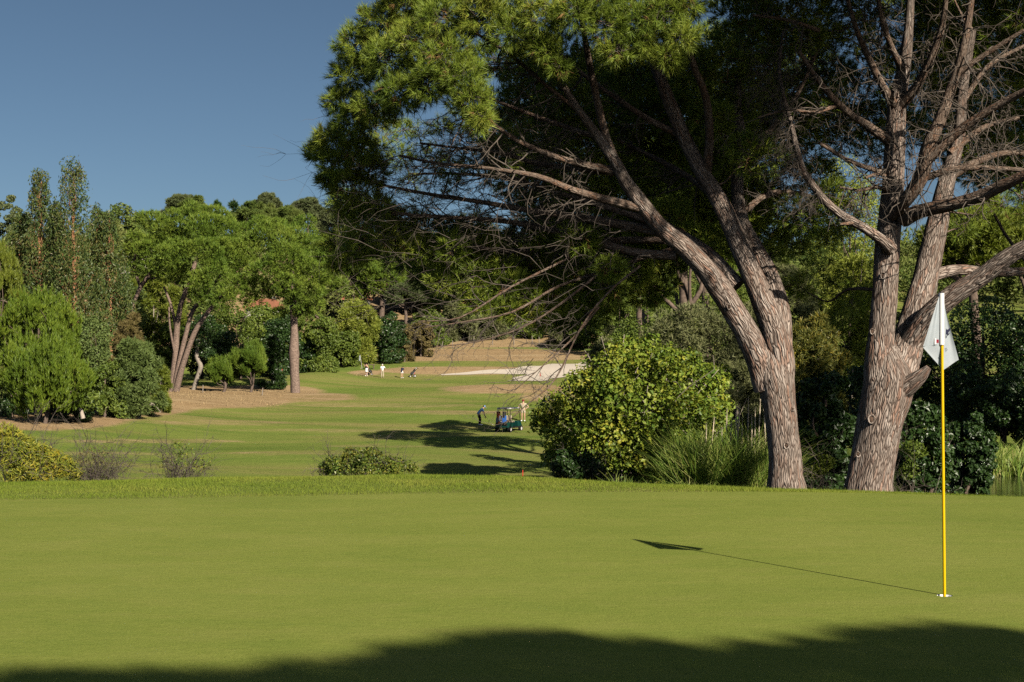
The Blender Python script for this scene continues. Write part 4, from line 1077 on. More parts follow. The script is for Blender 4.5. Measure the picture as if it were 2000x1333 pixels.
# ------------------------------------------------------------------ trees and shrubs of the valley
TREES = [
    # left edge
    ('young_pine', 78, 105, 574, 190, 'bright green young pine at the left, taller and behind the lower bushy one', 'needle_young', 1.0),
    ('young_pine', 88, 97, 672, 190, 'low bushy bright green pine with crooked trunk at the left fairway edge', 'needle_young', 1.0),
    ('young_pine', -8, 118, 445, 115, 'yellow-green pine cut off by the left edge of the view', 'yellow_pine', 1.0),
    ('eucalyptus', 78, 138, 332, 145, 'tall eucalyptus with reddish branches, the thinner of the two tallest', 'euc', 1.0),
    ('eucalyptus', 144, 136, 320, 195, 'tallest eucalyptus, dense and pointed, standing above the left trees', 'euc', 1.2),
    ('eucalyptus', 110, 143, 395, 130, 'lower eucalyptus filling the gap between the two tallest', 'euc', .9),
    ('eucalyptus', 190, 144, 400, 130, 'slim eucalyptus close against the right side of the tallest one', 'euc', .9),
    ('eucalyptus', 40, 141, 415, 130, 'lower eucalyptus on the left flank of the tall pair', 'euc', .9),
    ('eucalyptus', 214, 142, 415, 150, 'shorter eucalyptus on the right flank of the tall pair', 'euc', 1.0),
    ('round', 178, 109, 612, 120, 'grey-green leafy tree right behind the bright young pines', 'olive_green', 1.0),
    ('fine', 272, 109, 652, 125, 'rounded soft green bush between young pine and forked pine trunk', 'olive_green', 1.2),
    ('fine', 255, 124, 598, 85, 'brownish olive bush rising behind the rounded soft green bush', 'rusty', .8),
    ('fine', 312, 116, 705, 44, 'small yellow-green shrub leaning at the foot of the forked pine', 'yellow_pine', .5),
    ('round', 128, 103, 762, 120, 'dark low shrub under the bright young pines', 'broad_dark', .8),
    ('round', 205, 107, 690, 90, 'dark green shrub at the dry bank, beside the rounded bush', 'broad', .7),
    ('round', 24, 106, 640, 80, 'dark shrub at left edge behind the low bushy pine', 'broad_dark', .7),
    ('round', 232, 165, 490, 130, 'mid green tree behind the eucalyptus, left of the umbrella pines', 'olive_green', 1.0),
    ('fine', 300, 172, 525, 130, 'pale yellow-green tree seen under the forked pine canopy', 'yellow_pine', 1.0),
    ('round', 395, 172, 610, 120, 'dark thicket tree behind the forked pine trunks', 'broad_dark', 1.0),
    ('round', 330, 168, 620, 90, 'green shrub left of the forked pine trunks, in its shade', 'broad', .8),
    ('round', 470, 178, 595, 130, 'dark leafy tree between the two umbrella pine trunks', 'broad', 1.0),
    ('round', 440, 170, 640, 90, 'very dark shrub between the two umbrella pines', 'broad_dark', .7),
    ('round', 500, 205, 580, 100, 'green leafy tree between the two umbrella pines, in front of the orange roof', 'broad', .9),
    ('round', 560, 212, 588, 80, 'green leafy tree half behind the straight pine trunk, right of the orange roof', 'broad', .8),
    ('conifer', 532, 162, 655, 52, 'narrow dark conifer left of the single straight pine trunk', 'broad_dark', .8),
    ('round', 545, 180, 625, 100, 'dark ivy-green tree directly behind the straight pine trunk', 'broad_dark', 1.0),
    ('round', 625, 188, 605, 100, 'dark green tree right of the straight pine trunk', 'broad', 1.0),
    ('round', 604, 188, 650, 70, 'low dark green shrub between straight trunk and far green', 'broad_dark', .7),
    ('fine', 692, 203, 572, 95, 'pale green airy tree with whitish branches above the far golfers', 'broad_light', .9),
    ('round', 668, 199, 640, 80, 'dark leafy tree at the back of the far green', 'broad', .9),
    ('round', 752, 206, 612, 100, 'dark green rounded tree between far golfers and the houses', 'broad_dark', 1.1),
    ('round', 790, 208, 630, 50, 'brownish green shrub on the bank beside the dark rounded tree', 'rusty', .6),
    ('young_pine', 490, 150, 682, 72, 'small bushy pine on thin stems, the larger of the roadside pair', 'needle_far', .8),
    ('young_pine', 437, 150, 712, 58, 'small bushy pine on thin stems, the lower of the roadside pair', 'needle_far', .7),
    # beyond the far green
    ('stone_pine', 745, 262, 512, 150, 'bright umbrella pine above the far houses', 'needle_far', .9),
    ('stone_pine', 822, 268, 545, 120, 'dusky umbrella pine standing in front of the maroon roof', 'dusty', .8),
    ('stone_pine', 690, 258, 492, 110, 'umbrella pine partly hidden behind the straight pine crown', 'needle_far', .8),
    ('stone_pine', 792, 250, 550, 84, 'umbrella pine with bare dark trunk at the left end of the maroon roofed house', 'dusty', .7),
    ('stone_pine', 868, 252, 546, 100, 'umbrella pine with bare dark trunk at the right end of the maroon roofed house', 'dusty', .7),
    ('round', 822, 216, 622, 60, 'brownish shrub tree on the bank right of the dark rounded tree', 'rusty', .7),
    ('stone_pine', 905, 275, 520, 150, 'umbrella pine on the slope right of the maroon roof', 'needle_far', .8),
    ('stone_pine', 1010, 270, 480, 160, 'bright umbrella pine glimpsed through the low boughs of the big pine', 'yellow_pine', .8),
    ('stone_pine', 1120, 262, 500, 150, 'umbrella pine behind the drooping dead boughs', 'needle_far', .8),
    ('round', 850, 228, 612, 62, 'slim leafy tree on the dry bank by the fence posts', 'broad', .6),
    ('fine', 905, 234, 590, 80, 'grey-green tree with pale trunk behind the fence posts', 'olive', .6),
    ('fine', 965, 236, 600, 70, 'thin olive tree behind the fence, left of the pale track', 'olive', .6),
    ('round', 1010, 240, 590, 80, 'dark tree with pale trunk at the top of the dry bank', 'broad_dark', .7),
    ('round', 1060, 236, 600, 80, 'dark green tree above the bend of the pale track', 'broad', .7),
    ('fine', 1098, 226, 632, 66, 'grey bushy shrub beside the pale track', 'olive', .6),
    ('round', 1150, 225, 590, 90, 'dark wood-edge tree right of the pale track', 'broad', .8),
    ('round', 1210, 215, 560, 110, 'large dark wood-edge tree behind the olive shrubs', 'broad', .8),
    # right side
    ('stone_pine', 1262, 80, 262, 260, 'tall pine in the wood right of the fairway, seen behind the leaning stems', 'needle_far', 1.2),
    ('stone_pine', 1380, 76, 300, 250, 'tall pine in the wood behind the fork of the leaning pine', 'needle_far', 1.1),
    ('stone_pine', 1340, 62, 400, 200, 'lower pine in the wood behind the leaf bush', 'needle_far', .9),
    ('stone_pine', 1250, 94, 382, 185, 'slender pine deep in the wood whose shadow falls by the golf cart', 'needle_far', .9),
    ('round', 1265, 72, 505, 150, 'green leafy tree under the big pine crown, above the olive shrubs', 'broad', 1.1),
    ('fine', 1180, 76, 612, 100, 'olive shrub at the wood edge, leftmost above the leaf bush', 'olive', .9),
    ('fine', 1255, 66, 640, 110, 'low olive shrub just above the leaf bush', 'olive', .9),
    ('fine', 1345, 58, 572, 230, 'wide grey-olive tree with bare twigs left of the leaning trunk', 'olive', 1.7),
    ('fine', 1440, 54, 640, 120, 'grey-olive shrub close to the left side of the leaning trunk', 'olive', 1.0),
    ('fine', 1585, 54, 570, 150, 'yellow-flowered tree between the two big trunks', 'yellow_bush', 1.4),
    ('fine', 1540, 62, 500, 150, 'light olive tree behind the leaning trunk', 'olive', 1.1),
    ('round', 1660, 92, 285, 210, 'light green leafy tree high between the two big pines', 'broad_light', 1.5),
    ('fine', 1665, 70, 470, 170, 'light yellowish green tree below the high leafy one', 'broad_light', 1.4),
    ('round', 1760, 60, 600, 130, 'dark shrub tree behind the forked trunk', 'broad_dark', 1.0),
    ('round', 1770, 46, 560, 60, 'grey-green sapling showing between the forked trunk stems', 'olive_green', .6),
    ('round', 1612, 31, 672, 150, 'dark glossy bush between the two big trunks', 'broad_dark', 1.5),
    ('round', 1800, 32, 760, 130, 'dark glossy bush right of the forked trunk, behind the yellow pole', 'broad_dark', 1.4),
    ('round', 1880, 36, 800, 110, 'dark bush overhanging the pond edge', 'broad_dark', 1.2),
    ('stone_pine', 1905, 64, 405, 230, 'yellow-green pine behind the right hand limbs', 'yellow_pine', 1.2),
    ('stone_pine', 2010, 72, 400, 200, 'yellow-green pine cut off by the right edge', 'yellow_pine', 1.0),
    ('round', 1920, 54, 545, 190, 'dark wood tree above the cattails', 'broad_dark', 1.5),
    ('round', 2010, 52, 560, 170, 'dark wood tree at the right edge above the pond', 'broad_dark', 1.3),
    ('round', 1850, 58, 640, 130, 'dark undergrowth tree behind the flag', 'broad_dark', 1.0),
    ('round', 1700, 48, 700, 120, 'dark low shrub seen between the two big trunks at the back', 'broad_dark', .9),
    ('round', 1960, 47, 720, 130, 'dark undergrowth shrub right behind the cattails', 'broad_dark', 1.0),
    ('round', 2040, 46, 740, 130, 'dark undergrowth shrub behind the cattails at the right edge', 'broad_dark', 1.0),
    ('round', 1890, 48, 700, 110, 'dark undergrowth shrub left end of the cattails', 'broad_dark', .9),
    ('round', 1160, 60, 700, 110, 'green shrub peeping over the left shoulder of the glossy bush', 'broad', .9),
    ('fine', 1480, 60, 560, 150, 'olive tree partly behind the leaning trunk, above the pampas', 'olive', 1.2),
    ('round', 1320, 68, 520, 160, 'green leafy tree behind the wide grey-olive tree', 'broad', 1.2),
    ('round', 1430, 74, 500, 160, 'green leafy tree behind the leaning fork', 'broad', 1.1),
    # unseen pines added right of the frame to shade the pond wood
    ('stone_pine', 2330, 40, 120, 560, 'tall unseen pine added beyond the right edge to shade the pond wood', 'needle_far', 1.1),
    ('stone_pine', 2420, 31, -60, 620, 'broad unseen pine added beyond the right edge to shade the cattails', 'needle_far', 1.1),
    ('stone_pine', 2400, 46, -150, 720, 'tallest unseen pine added beyond the right edge to darken the pond wood', 'needle_far', 1.2),
    # skyline
    ('round', 12, 330, 376, 60, 'grey-green skyline tree at the far left edge', 'dusty', .6),
    ('round', 40, 320, 392, 70, 'grey skyline tree left of the tall eucalyptus', 'dusty', .6),
    ('round', 230, 345, 388, 90, 'broad dark skyline tree just right of the eucalyptus', 'hill', .7),
    ('round', 272, 350, 398, 60, 'dark skyline tree next to the broad one', 'hill', .6),
    ('fine', 312, 352, 388, 44, 'thin wispy skyline tree with gaps', 'dusty', .35),
    ('conifer', 330, 350, 386, 30, 'thin ragged skyline pine beside the wispy tree', 'dusty', .35),
    ('stone_pine', 352, 352, 380, 60, 'ragged skyline pine left of the flat topped umbrella pine', 'dusty', .5),
    ('stone_pine', 380, 348, 388, 66, 'flat topped skyline umbrella pine above the forked pine crown', 'hill', .6),
    ('conifer', 425, 356, 393, 36, 'small dark pointed skyline conifer, the shorter of two', 'broad_dark', .5),
    ('conifer', 456, 354, 381, 42, 'dark pointed skyline conifer, the taller of two', 'broad_dark', .5),
    ('stone_pine', 500, 352, 392, 110, 'wide skyline umbrella pine right of the pointed conifers', 'hill', .7),
    ('stone_pine', 524, 372, 380, 54, 'dusky tree crown peeping over the wide skyline umbrella pine', 'dusty', .5),
    ('stone_pine', 556, 344, 402, 80, 'rounded skyline umbrella pine right of the wide one', 'hill', .6),
    ('stone_pine', 602, 350, 390, 76, 'dusky ragged skyline pine beside the big crown', 'dusty', .6),
    ('stone_pine', 655, 340, 405, 90, 'dusky skyline pine half hidden by the big crown', 'dusty', .6),
    ('round', 300, 300, 425, 100, 'round green tree on the hillside below the skyline gap', 'hill', .7),
    ('round', 205, 290, 440, 80, 'green hillside tree right beside the eucalyptus tops', 'hill', .7),
    ('round', 20, 260, 420, 90, 'hillside tree behind the yellow-green edge pine', 'hill', .7),
]
for kind, px, Y, top, w, lab, mt, dn in TREES:
    g = 'trees along the skyline' if Y > 315 else None
    tree(kind, px, Y, top, w, lab, M[mt], g, None, dens=dn)


# the forked umbrella pine and the single straight one, on the left of the fairway
def umbrella_left(lobes, stems, limbs, base_px, base_py, Y, label, n):
    tr, cr = MB(), MB()
    L = [(P(a, b_ + 10, Y + dy), np.array([r * .93, r * 1.0, r * .68]) / F * Y) for a, b_, dy, r in lobes]
    p, d = lobed(clumpy(L, 6, .42), int(n * 1.7), .7, 1.06, .75, .2)
    cr.tufts(p, d + [0, 0, .65], 6, .36, .07, .7)
    for S in stems: tr.tube([P(a, b_, Y + dy) for a, b_, dy, w in S], [W2(w, Y) for a, b_, dy, w in S], 10, 4, .05)
    for S in limbs: tr.tube([P(a, b_, Y + dy) for a, b_, dy, w in S], [W2(w, Y) for a, b_, dy, w in S], 6, 3)
    x = (base_px - 1000) / F * Y
    finish_tree('stone_pine', np.array([x, Y, ground_at(x, Y)]), label, 'tree', None, tr, cr, M['bark_far'], M['needle_far'])


M['bark_far'] = plain('reddish pine trunk', (.19, .138, .112), .9, .1, var=.55)
A_l = [(345, 440, 0, 44), (395, 432, -1, 46), (440, 440, 0, 40), (300, 480, 0, 40), (268, 465, 1, 32), (345, 490, -3, 40), (400, 480, -3, 44), (455, 478, -1, 40), (372, 412, 1, 34), (420, 412, 2, 36), (330, 520, -1, 36), (285, 520, 1, 34),
       (420, 530, -4, 40), (455, 545, -3, 32), (390, 545, -4, 30), (435, 575, -4, 32), (470, 510, -1, 34), (250, 490, 2, 22), (310, 430, 2, 36), (380, 455, 4, 50), (440, 500, 3, 45), (340, 470, 5, 50), (405, 575, -3, 18), (360, 525, 3, 34)]
umbrella_left(A_l, [[(336, 778, 0, 28), (340, 750, 0, 22), (343, 700, 0, 13), (345, 650, 0, 12), (352, 600, -.5, 10), (368, 555, -1, 9), (385, 500, -1, 8)],
                    [(342, 765, -.3, 16), (350, 710, -.5, 10), (364, 650, -.8, 9), (378, 605, -1, 8), (410, 565, -1, 6), (430, 540, -1, 5)],
                    [(344, 764, -.5, 14), (356, 718, -1, 11), (380, 650, -1.5, 10), (410, 605, -2, 8), (440, 570, -2, 6)]],
              [[(262, 590, 1, 7), (275, 560, 1, 9), (290, 540, 1, 9), (305, 520, .5, 6)], [(275, 565, 1, 6), (262, 520, 1, 6), (265, 495, 1, 4)], [(345, 650, 0, 7), (335, 600, 0, 6), (320, 560, 0, 4)], [(343, 700, 0, 5), (332, 640, -1, 4), (330, 600, -1, 3)],
               [(285, 545, 1, 5), (312, 543, 0, 3)], [(262, 590, 1, 7), (258, 640, 1, 7), (275, 700, 1, 6), (335, 770, .5, 6)]], 338, 770, 150,
              'umbrella pine with several forked reddish stems at the left dry bank', 11500)
B_l = [(490, 576, -1, 20), (545, 600, -1, 16), (560, 460, 0, 44), (610, 470, 0, 42), (510, 458, 0, 42), (640, 500, 1, 36), (480, 480, 1, 36), (550, 500, -4, 44), (600, 520, -3, 42), (520, 520, -3, 38), (560, 548, -4, 36), (600, 560, -3, 34), (500, 550, -1, 30), (640, 540, 1, 34),
       (660, 490, 3, 26), (540, 440, 3, 40), (590, 445, 3, 40), (580, 580, -2, 28), (615, 590, -1, 22), (500, 440, 4, 36), (560, 500, 5, 50), (620, 520, 4, 44), (585, 600, -1, 18), (470, 450, 3, 30), (640, 470, 4, 34), (535, 560, 0, 24)]
umbrella_left(B_l, [[(577, 780, 0, 24), (577, 765, 0, 19), (575, 720, 0, 18), (574, 690, 0, 21), (575, 650, 0, 15), (573, 612, 0, 14), (572, 570, 0, 11), (570, 510, 0, 6)]],
              [[(575, 625, 0, 7), (600, 605, 0, 5), (622, 622, 0, 4)], [(572, 575, 0, 6), (530, 545, 0, 4)], [(572, 570, 0, 6), (610, 540, 0, 4)]], 577, 773, 150,
              'umbrella pine with one straight thick trunk beside the far green', 10500)

# the bare pale leaning trunk in the shade of the forked pine
b = MB()
Yb = 152
b.tube([P(376, 768, Yb), P(388, 730, Yb), P(392, 715, Yb), P(384, 695, Yb), P(390, 660, Yb)], [W2(10, Yb), W2(9, Yb), W2(10, Yb), W2(8, Yb), W2(4, Yb)], 8, 4, .08)
tr_base = P(376, 768, Yb); tr_base[2] = ground_at(tr_base[0], Yb)
cr = MB(); L = [(P(392, 665, Yb), np.array([1.2, 1.2, .9])), (P(405, 690, Yb), np.array([.9, .9, .7]))]
p, d = lobed(L, 900); cr.leaves(p, d, .3, .6)
finish_tree('leafy_tree', tr_base, 'small tree with crooked pale trunk in the shade right of the forked pine', 'tree', None, b, cr, M['post'], M['broad_dark'])
b = MB()
b.tube([P(162, 818, 101), P(158, 800, 101), P(155, 785, 101)], [.16, .13, .1], 8, 3, .1)
cr = MB(); L = [(P(172, 782, 101.5), np.array([1.1, 1, .8])), (P(150, 770, 101.5), np.array([1.1, 1, .8]))]
p, d = lobed(L, 800); cr.leaves(p, d, .25, .6)
bb_ = P(162, 818, 101); bb_[2] = ground_at(bb_[0], 101)
finish_tree('leafy_tree', bb_, 'small shrub tree with short whitish trunk on the dry bank', 'tree', None, b, cr, M['palewood'], M['broad'])


# hillside wood: the mass of crowns up the slope
def hill_wood():
    b = MB()
    for _ in range(430):
        Y = R.uniform(236, 400); x = R.uniform(-.40, .44) * Y
        a = 1000 + x / Y * F
        if 700 < a < 860 and Y < 262: continue
        z = ground_at(x, Y); s_ = R.uniform(2.2, 4.6)
        hgt = R.uniform(4, 9) * (1 - .35 * (Y > 330))
        L = [(np.array([x, Y, z + hgt - s_ * .4]) + R.normal(0, .35, 3) * s_, np.array([s_, s_, s_ * .75]) * R.uniform(.5, .9)) for _ in range(4)]
        L.append((np.array([x, Y, z + hgt * .4]), np.array([s_ * .8, s_ * .8, hgt * .45])))
        p, d = lobed(L, 480, .75, 1.06)
        b.tufts(p, d + [0, 0, .4], 3, .9, .30, .9)
    o = b.build('hillside_wood', M['hill'])
    tag(o, 'mixed wood of rounded crowns covering the far hillside', 'wood', kind='stuff')


hill_wood()


def wood_edge():
    b = MB()
    for _ in range(110):
        Y = R.uniform(234, 256); px = R.uniform(815, 1330); x = (px - 1000) / F * Y
        z = ground_at(x, Y); h = R.uniform(1.6, 4.2)
        L = clumpy([(np.array([x, Y, z + h * .5]), np.array([h * .6, h * .6, h * .55]))], 6, .5)
        p, d = lobed(L, 520, .7, 1.08)
        b.leaves(p, d, .42, .6, .7, .3)
    tag(b.build('undergrowth', M['broad']), 'mixed green undergrowth along the foot of the far wood behind the fence posts', 'undergrowth', kind='stuff')


wood_edge()


# ------------------------------------------------------------------ near shrubs and reeds
def fig_bush():
    Y = 28.0; tr, cr = MB(), MB()
    lob = [(1230, 700, 0, 60), (1180, 720, .2, 55), (1290, 710, .2, 60), (1350, 730, .4, 55), (1130, 770, 0, 60), (1085, 790, 0, 45), (1060, 815, 0, 32), (1200, 780, -.5, 70), (1270, 790, -.6, 75), (1340, 800, -.3, 70), (1390, 770, .4, 45),
           (1130, 840, -.3, 60), (1210, 860, -.7, 65), (1290, 865, -.7, 65), (1350, 860, -.3, 55), (1100, 880, 0, 40), (1250, 675, .3, 35), (1210, 668, .3, 25), (1400, 730, .6, 35), (1160, 900, -.2, 40), (1320, 900, -.2, 45), (1250, 905, -.4, 45), (1395, 830, .3, 40)]
    L = [(P(a, b_ + 12, Y + dy), np.array([r, r * 1.1, r * .88]) / F * Y) for a, b_, dy, r in lob]
    L2 = clumpy(L, 5, .44)
    p, d = lobed(L2, 36000, .5, 1.12, .55)
    k = R.uniform(0, 1, len(p)) < .3
    cr.leaves(p[k], d[k], .10, .7, .7, .3, fold=.3)
    cr.leaves(p[~k], d[~k], .068, .66, .8, .3, fold=.35)
    p, d = lobed(L2, 3600, .95, 1.45, .8)
    cr.leaves(p, d, .085, .66, .8, .3, fold=.3)
    x = (1225 - 1000) / F * Y; B = np.array([x, Y, ground_at(x, Y)])
    for l in L:
        for k in range(3):
            branch_to(tr, B + [R.normal(0, .25), R.normal(0, .2), R.uniform(.05, .5)], l[0] + l[1] * R.normal(0, .62, 3), .024, .006, .02, 5, 3)
            q = l[0] + l[1] * unit(R.normal(0, 1, 3)) * .9
            branch_to(tr, l[0], q + unit(q - l[0]) * R.uniform(.1, .3), .010, .004, .04, 4, 2)
    for k in range(5): tr.tube([B + [R.normal(0, .25), R.normal(0, .2), -.1], B + [R.normal(0, .3), R.normal(0, .2), .5], B + [R.normal(0, .7), R.normal(0, .3), 1.3]], [.06, .05, .03], 7, 3)
    finish_tree('leafy_bush', B, 'large glossy broad-leaved bush beside the golf cart, lit yellow-green', 'bush', None, tr, cr, M['palewood'], M['fig'])


fig_bush()


def shrub(name, lob, Y, bx, label, mat, nleaf, size, aspect, twigs, wood, twl=.5, up=.3, cat='bush', jit=.9, droop=0):
    tr, cr = MB(), MB()
    L = [(P(a, b_, Y + dy), np.array([r, r, r * .85]) / F * Y) for a, b_, dy, r in lob]
    p, d = lobed(clumpy(L, 4, .5), nleaf, .4, 1.2, .5)
    if nleaf: cr.leaves(p, d, size, aspect, jit, up, droop=droop)
    x = (bx - 1000) / F * Y; B = np.array([x, Y, ground_at(x, Y)])
    t = BigPine(); t.twig = tr
    for k in range(twigs):
        l = L[R.integers(len(L))]
        a = np.array([l[0][0] * .5 + B[0] * .5 + R.normal(0, .08), Y + R.normal(0, .15), 0]); a[2] = ground_at(a[0], a[1]) - .05
        dv = l[0] + l[1] * R.normal(0, .6, 3) - a
        t.tw(a, dv, np.linalg.norm(dv) * R.uniform(.85, 1.2), .009, 2, -.05)
    finish_tree(name, B, label, cat, None, tr, cr, wood, mat, None)


shrub('bramble_bush', [(650, 912, 0, 24), (690, 902, 0, 28), (735, 900, 0, 26), (775, 908, 0, 22), (805, 914, 0, 14), (630, 918, 0, 14), (710, 915, -.2, 26), (760, 918, -.2, 24), (670, 920, -.2, 22)], 23.5, 715, 'low dark green bramble bush on the crest in the middle', M['bramble'], 5200, .05, .6, 40, M['twig'])
shrub('yellow_bush', [(20, 880, 0, 45), (60, 890, 0, 40), (100, 905, 0, 36), (-20, 870, 0, 50), (130, 915, 0, 26), (30, 915, -.3, 36), (80, 925, -.3, 28), (10, 845, .2, 26), (150, 925, 0, 16), (45, 862, .2, 20)], 23.0, 40, 'feathery yellow-green bush at the lower left crest', M['mimosa'], 9500, .085, .24, 40, M['twig'], jit=1.0, droop=.2)
shrub('twiggy_shrub', [(185, 905, 0, 28), (200, 890, 0, 24), (170, 890, 0, 22), (195, 922, 0, 22)], 23.2, 188, 'bare greyish twiggy shrub right beside the yellow-green bush', M['rusty'], 420, .03, .6, 60, M['twig'])
shrub('twiggy_shrub', [(350, 905, 0, 22), (365, 885, 0, 20), (345, 870, 0, 14), (390, 910, 0, 24), (330, 905, 0, 18)], 23.4, 362, 'nearly bare shrub with few leaves standing alone on the crest', M['bramble'], 420, .045, .6, 42, M['twig'])
shrub('low_bush', [(1110, 905, 0, 26), (1140, 915, 0, 24), (1095, 920, 0, 20), (1165, 922, 0, 20), (1125, 925, 0, 24)], 24.5, 1125, 'low dark shrub at the left foot of the glossy bush', M['broad_dark'], 3600, .07, .6, 20, M['twig'])
for i, (lob, lab) in enumerate([([(1610, 905, 0, 20), (1595, 925, 0, 18)], 'small pale shrub between the feet of the two big trunks'), ([(1785, 880, 0, 26), (1775, 920, 0, 24)], 'small light green shrub right of the forked trunk foot')]):
    shrub('low_bush', lob, 24.0, lob[0][0], lab, M['broad_light' if i == 0 else 'broad'], 700, .07, .5, 10, M['twig'])


def reeds(name, x0, x1, y0, y1, n, hmin, hmax, label, lean=.25, zbase=None, wid=.012, group=None, cat='reeds'):
    """one clump of long blades"""
    b = MB()
    x = R.uniform(x0, x1, n); Y = R.uniform(y0, y1, n)
    z = hz(x, Y) if zbase is None else np.full(n, zbase)
    p = np.stack([x, Y, z], -1)
    L = R.uniform(hmin, hmax, n)
    d = np.stack([R.normal(0, lean, n), R.normal(0, lean, n), np.ones(n)], -1); d = unit(d)
    bend = np.stack([R.normal(0, .5, n), R.normal(0, .5, n), -np.abs(R.normal(0, .35, n))], -1)
    sd = unit(np.stack([R.normal(0, 1, n), R.normal(0, .4, n), 0 * x], -1))
    w = wid * R.uniform(.6, 1.3, n)[:, None]
    q = [p + d * (L * t)[:, None] + bend * (L * t ** 3 * .55)[:, None] for t in (0, .4, .75, 1)]
    V = np.stack([q[0] - sd * w * .5, q[0] + sd * w * .5, q[1] - sd * w * .55, q[1] + sd * w * .55, q[2] - sd * w * .35, q[2] + sd * w * .35, q[3]], 1).reshape(-1, 3)
    k = np.arange(n)[:, None] * 7
    b.add(V, np.concatenate([k + [[0, 1, 3, 2]], k + [[2, 3, 5, 4]]]))
    b.add(V, k + [[4, 5, 6]])
    return b


Yp = 24.2
c = P(1425, 940, Yp)
bb = reeds('r', c[0] - .75, c[0] + .62, Yp - .5, Yp + .9, 6500, .7, 1.9, '', .30)
bx_ = np.array([c[0], Yp, ground_at(c[0], Yp)])
e = empty('pampas_grass', bx_, 'tall pampas grass clump with dry plumes left of the leaning trunk', 'grass')
bb.v = [v - bx_.astype(np.float32) for v in bb.v]; bb.build('blades', M['reed'], e)
pl = MB()
for px, top in [(1395, 815), (1420, 800), (1437, 805), (1445, 790), (1462, 778), (1475, 795), (1485, 780), (1492, 800), (1410, 835), (1450, 820), (1380, 830), (1468, 810), (1440, 830), (1430, 815)]:
    a = P(px + R.uniform(-6, 6), 940, Yp + R.uniform(-.2, .6)); a[2] = ground_at(a[0], a[1]); t_ = P(px, top, Yp + .2)
    m_ = a + (t_ - a) * .72 + R.normal(0, .02, 3)
    pl.tube([a, m_], [.004, .003], 4, 1); pl.tube([m_, m_ * .6 + t_ * .4, t_], [.004, .013, .003], 5, 3, .25)
    dd = unit(t_ - m_)
    pts = m_ + (t_ - m_) * R.uniform(0, 1, 26)[:, None]
    pl.tufts(pts, np.repeat(dd[None], 26, 0), 4, .06, .005, .3)
pl.v = [v - bx_.astype(np.float32) for v in pl.v]; pl.build('plumes', M['plume'], e)

b = reeds('r', (1190 - 1000) / F * 23.5, (1500 - 1000) / F * 23.5, 22.6, 24.4, 6000, .18, .6, '', .3)
tag(b.build('long_grass', M['reed']), 'long rough grass growing under the glossy bush and pampas', 'grass', kind='stuff')
b = reeds('r', 5.9, 7.6, 22.6, 24.4, 500, .1, .45, '', .3)
tag(b.build('long_grass', M['reed']), 'wisps of rough grass behind the two big trunks', 'grass', kind='stuff')
b = reeds('r', 12.2, 20, 40.5, 45, 6500, .45, 1.15, '', .16, -1.95, .026)
tag(b.build('cattail_reeds', M['reed']), 'dense cattail reeds standing in the pond at the right', 'reeds', kind='stuff')

# rough dry tufts on the left bank and behind the tee
def dry_tufts():
    b = MB(); P_ = []
    for (x0, x1, y0, y1, n) in ((150, 560, 764, 795, 3800), (760, 1120, 672, 706, 4200), (690, 860, 716, 736, 600)):
        for _ in range(n):
            px = R.uniform(x0, x1); Yq = R.uniform(100, 230)
            xx = (px - 1000) / F * Yq
            py = HZ - (ground_at(xx, Yq) - CZ) / Yq * F
            if y0 < py < y1: P_.append((xx, Yq, ground_at(xx, Yq)))
    p = np.array(P_)
    b.tufts(p, np.tile([[0, 0, 1.0]], (len(p), 1)), 5, .22, .045, .6)
    tag(b.build('dry_grass', M['straw']), 'dry straw coloured grass tufts on the banks beyond the fairway', 'grass', kind='stuff')


M['straw'] = plain('straw', (.33, .24, .13), .9, .1, var=.3)
dry_tufts()

# ------------------------------------------------------------------ houses up the slope
def house(px, Y, w, d, h, rz, roofm, label, base_dz=0, roof_h=1.6):
    x = (px - 1000) / F * Y; z = ground_at(x, Y) + base_dz
    e = empty('house', (x, Y, z), label, 'house', None, rz)
    b = MB(); b.box((0, 0, h / 2 - 1), (w, d, h + 2)); wl = b.build('wall', M['wall'], e)
    b = MB()
    o_ = .5; W_, D_ = w / 2 + o_, d / 2 + o_
    V = np.array([[-W_, -D_, h], [W_, -D_, h], [W_, D_, h], [-W_, D_, h], [-W_ * .45, 0, h + roof_h], [W_ * .45, 0, h + roof_h]]); V2 = V.copy(); V2[:4, 2] += .18; V2[4:, 2] += .18
    b.add(V2, [[0, 1, 5, 4], [2, 3, 4, 5]]); b.add(V2, [[1, 2, 5], [3, 0, 4]])
    q = V2[:4].copy(); q[:, 2] -= .18
    b.add(np.vstack([q, V2[:4]]), [[3, 2, 1, 0], [0, 1, 5, 4], [1, 2, 6, 5], [2, 3, 7, 6], [3, 0, 4, 7]])
    rf = b.build('roof', roofm, e)
    b = MB(); b.box((w * .22, d * .1, h + roof_h * .9), (.6, .6, 1.4)); b.build('chimney', M['wall'], rf)
    for k in range(3):
        b = MB(); xx = -w * .3 + k * w * .3
        b.box((xx, -d / 2 - .02, h * .55), (1.15, .08, 1.35)); wn = b.build('window', M['offwhite'], e)
        b = MB(); b.box((xx, -d / 2 - .07, h * .55), (.95, .04, 1.15)); b.build('pane', M['glass'], wn)


house(808, 278, 12, 8, 4.4, .15, M['maroonroof'], 'white house with a maroon tiled roof behind umbrella pine trunks', -1.0)
house(520, 240, 5, 6, 4.4, -.2, M['roof'], 'house with an orange tiled roof glimpsed between the two left pine crowns', .6)
house(692, 262, 5, 6, 4.2, .25, M['roof'], 'small house with an orange roof left of the maroon one', -.8)
house(256, 300, 8, 6, 5.0, .1, M['roof'], 'small white house high on the left hillside', 1.2, 1.2)


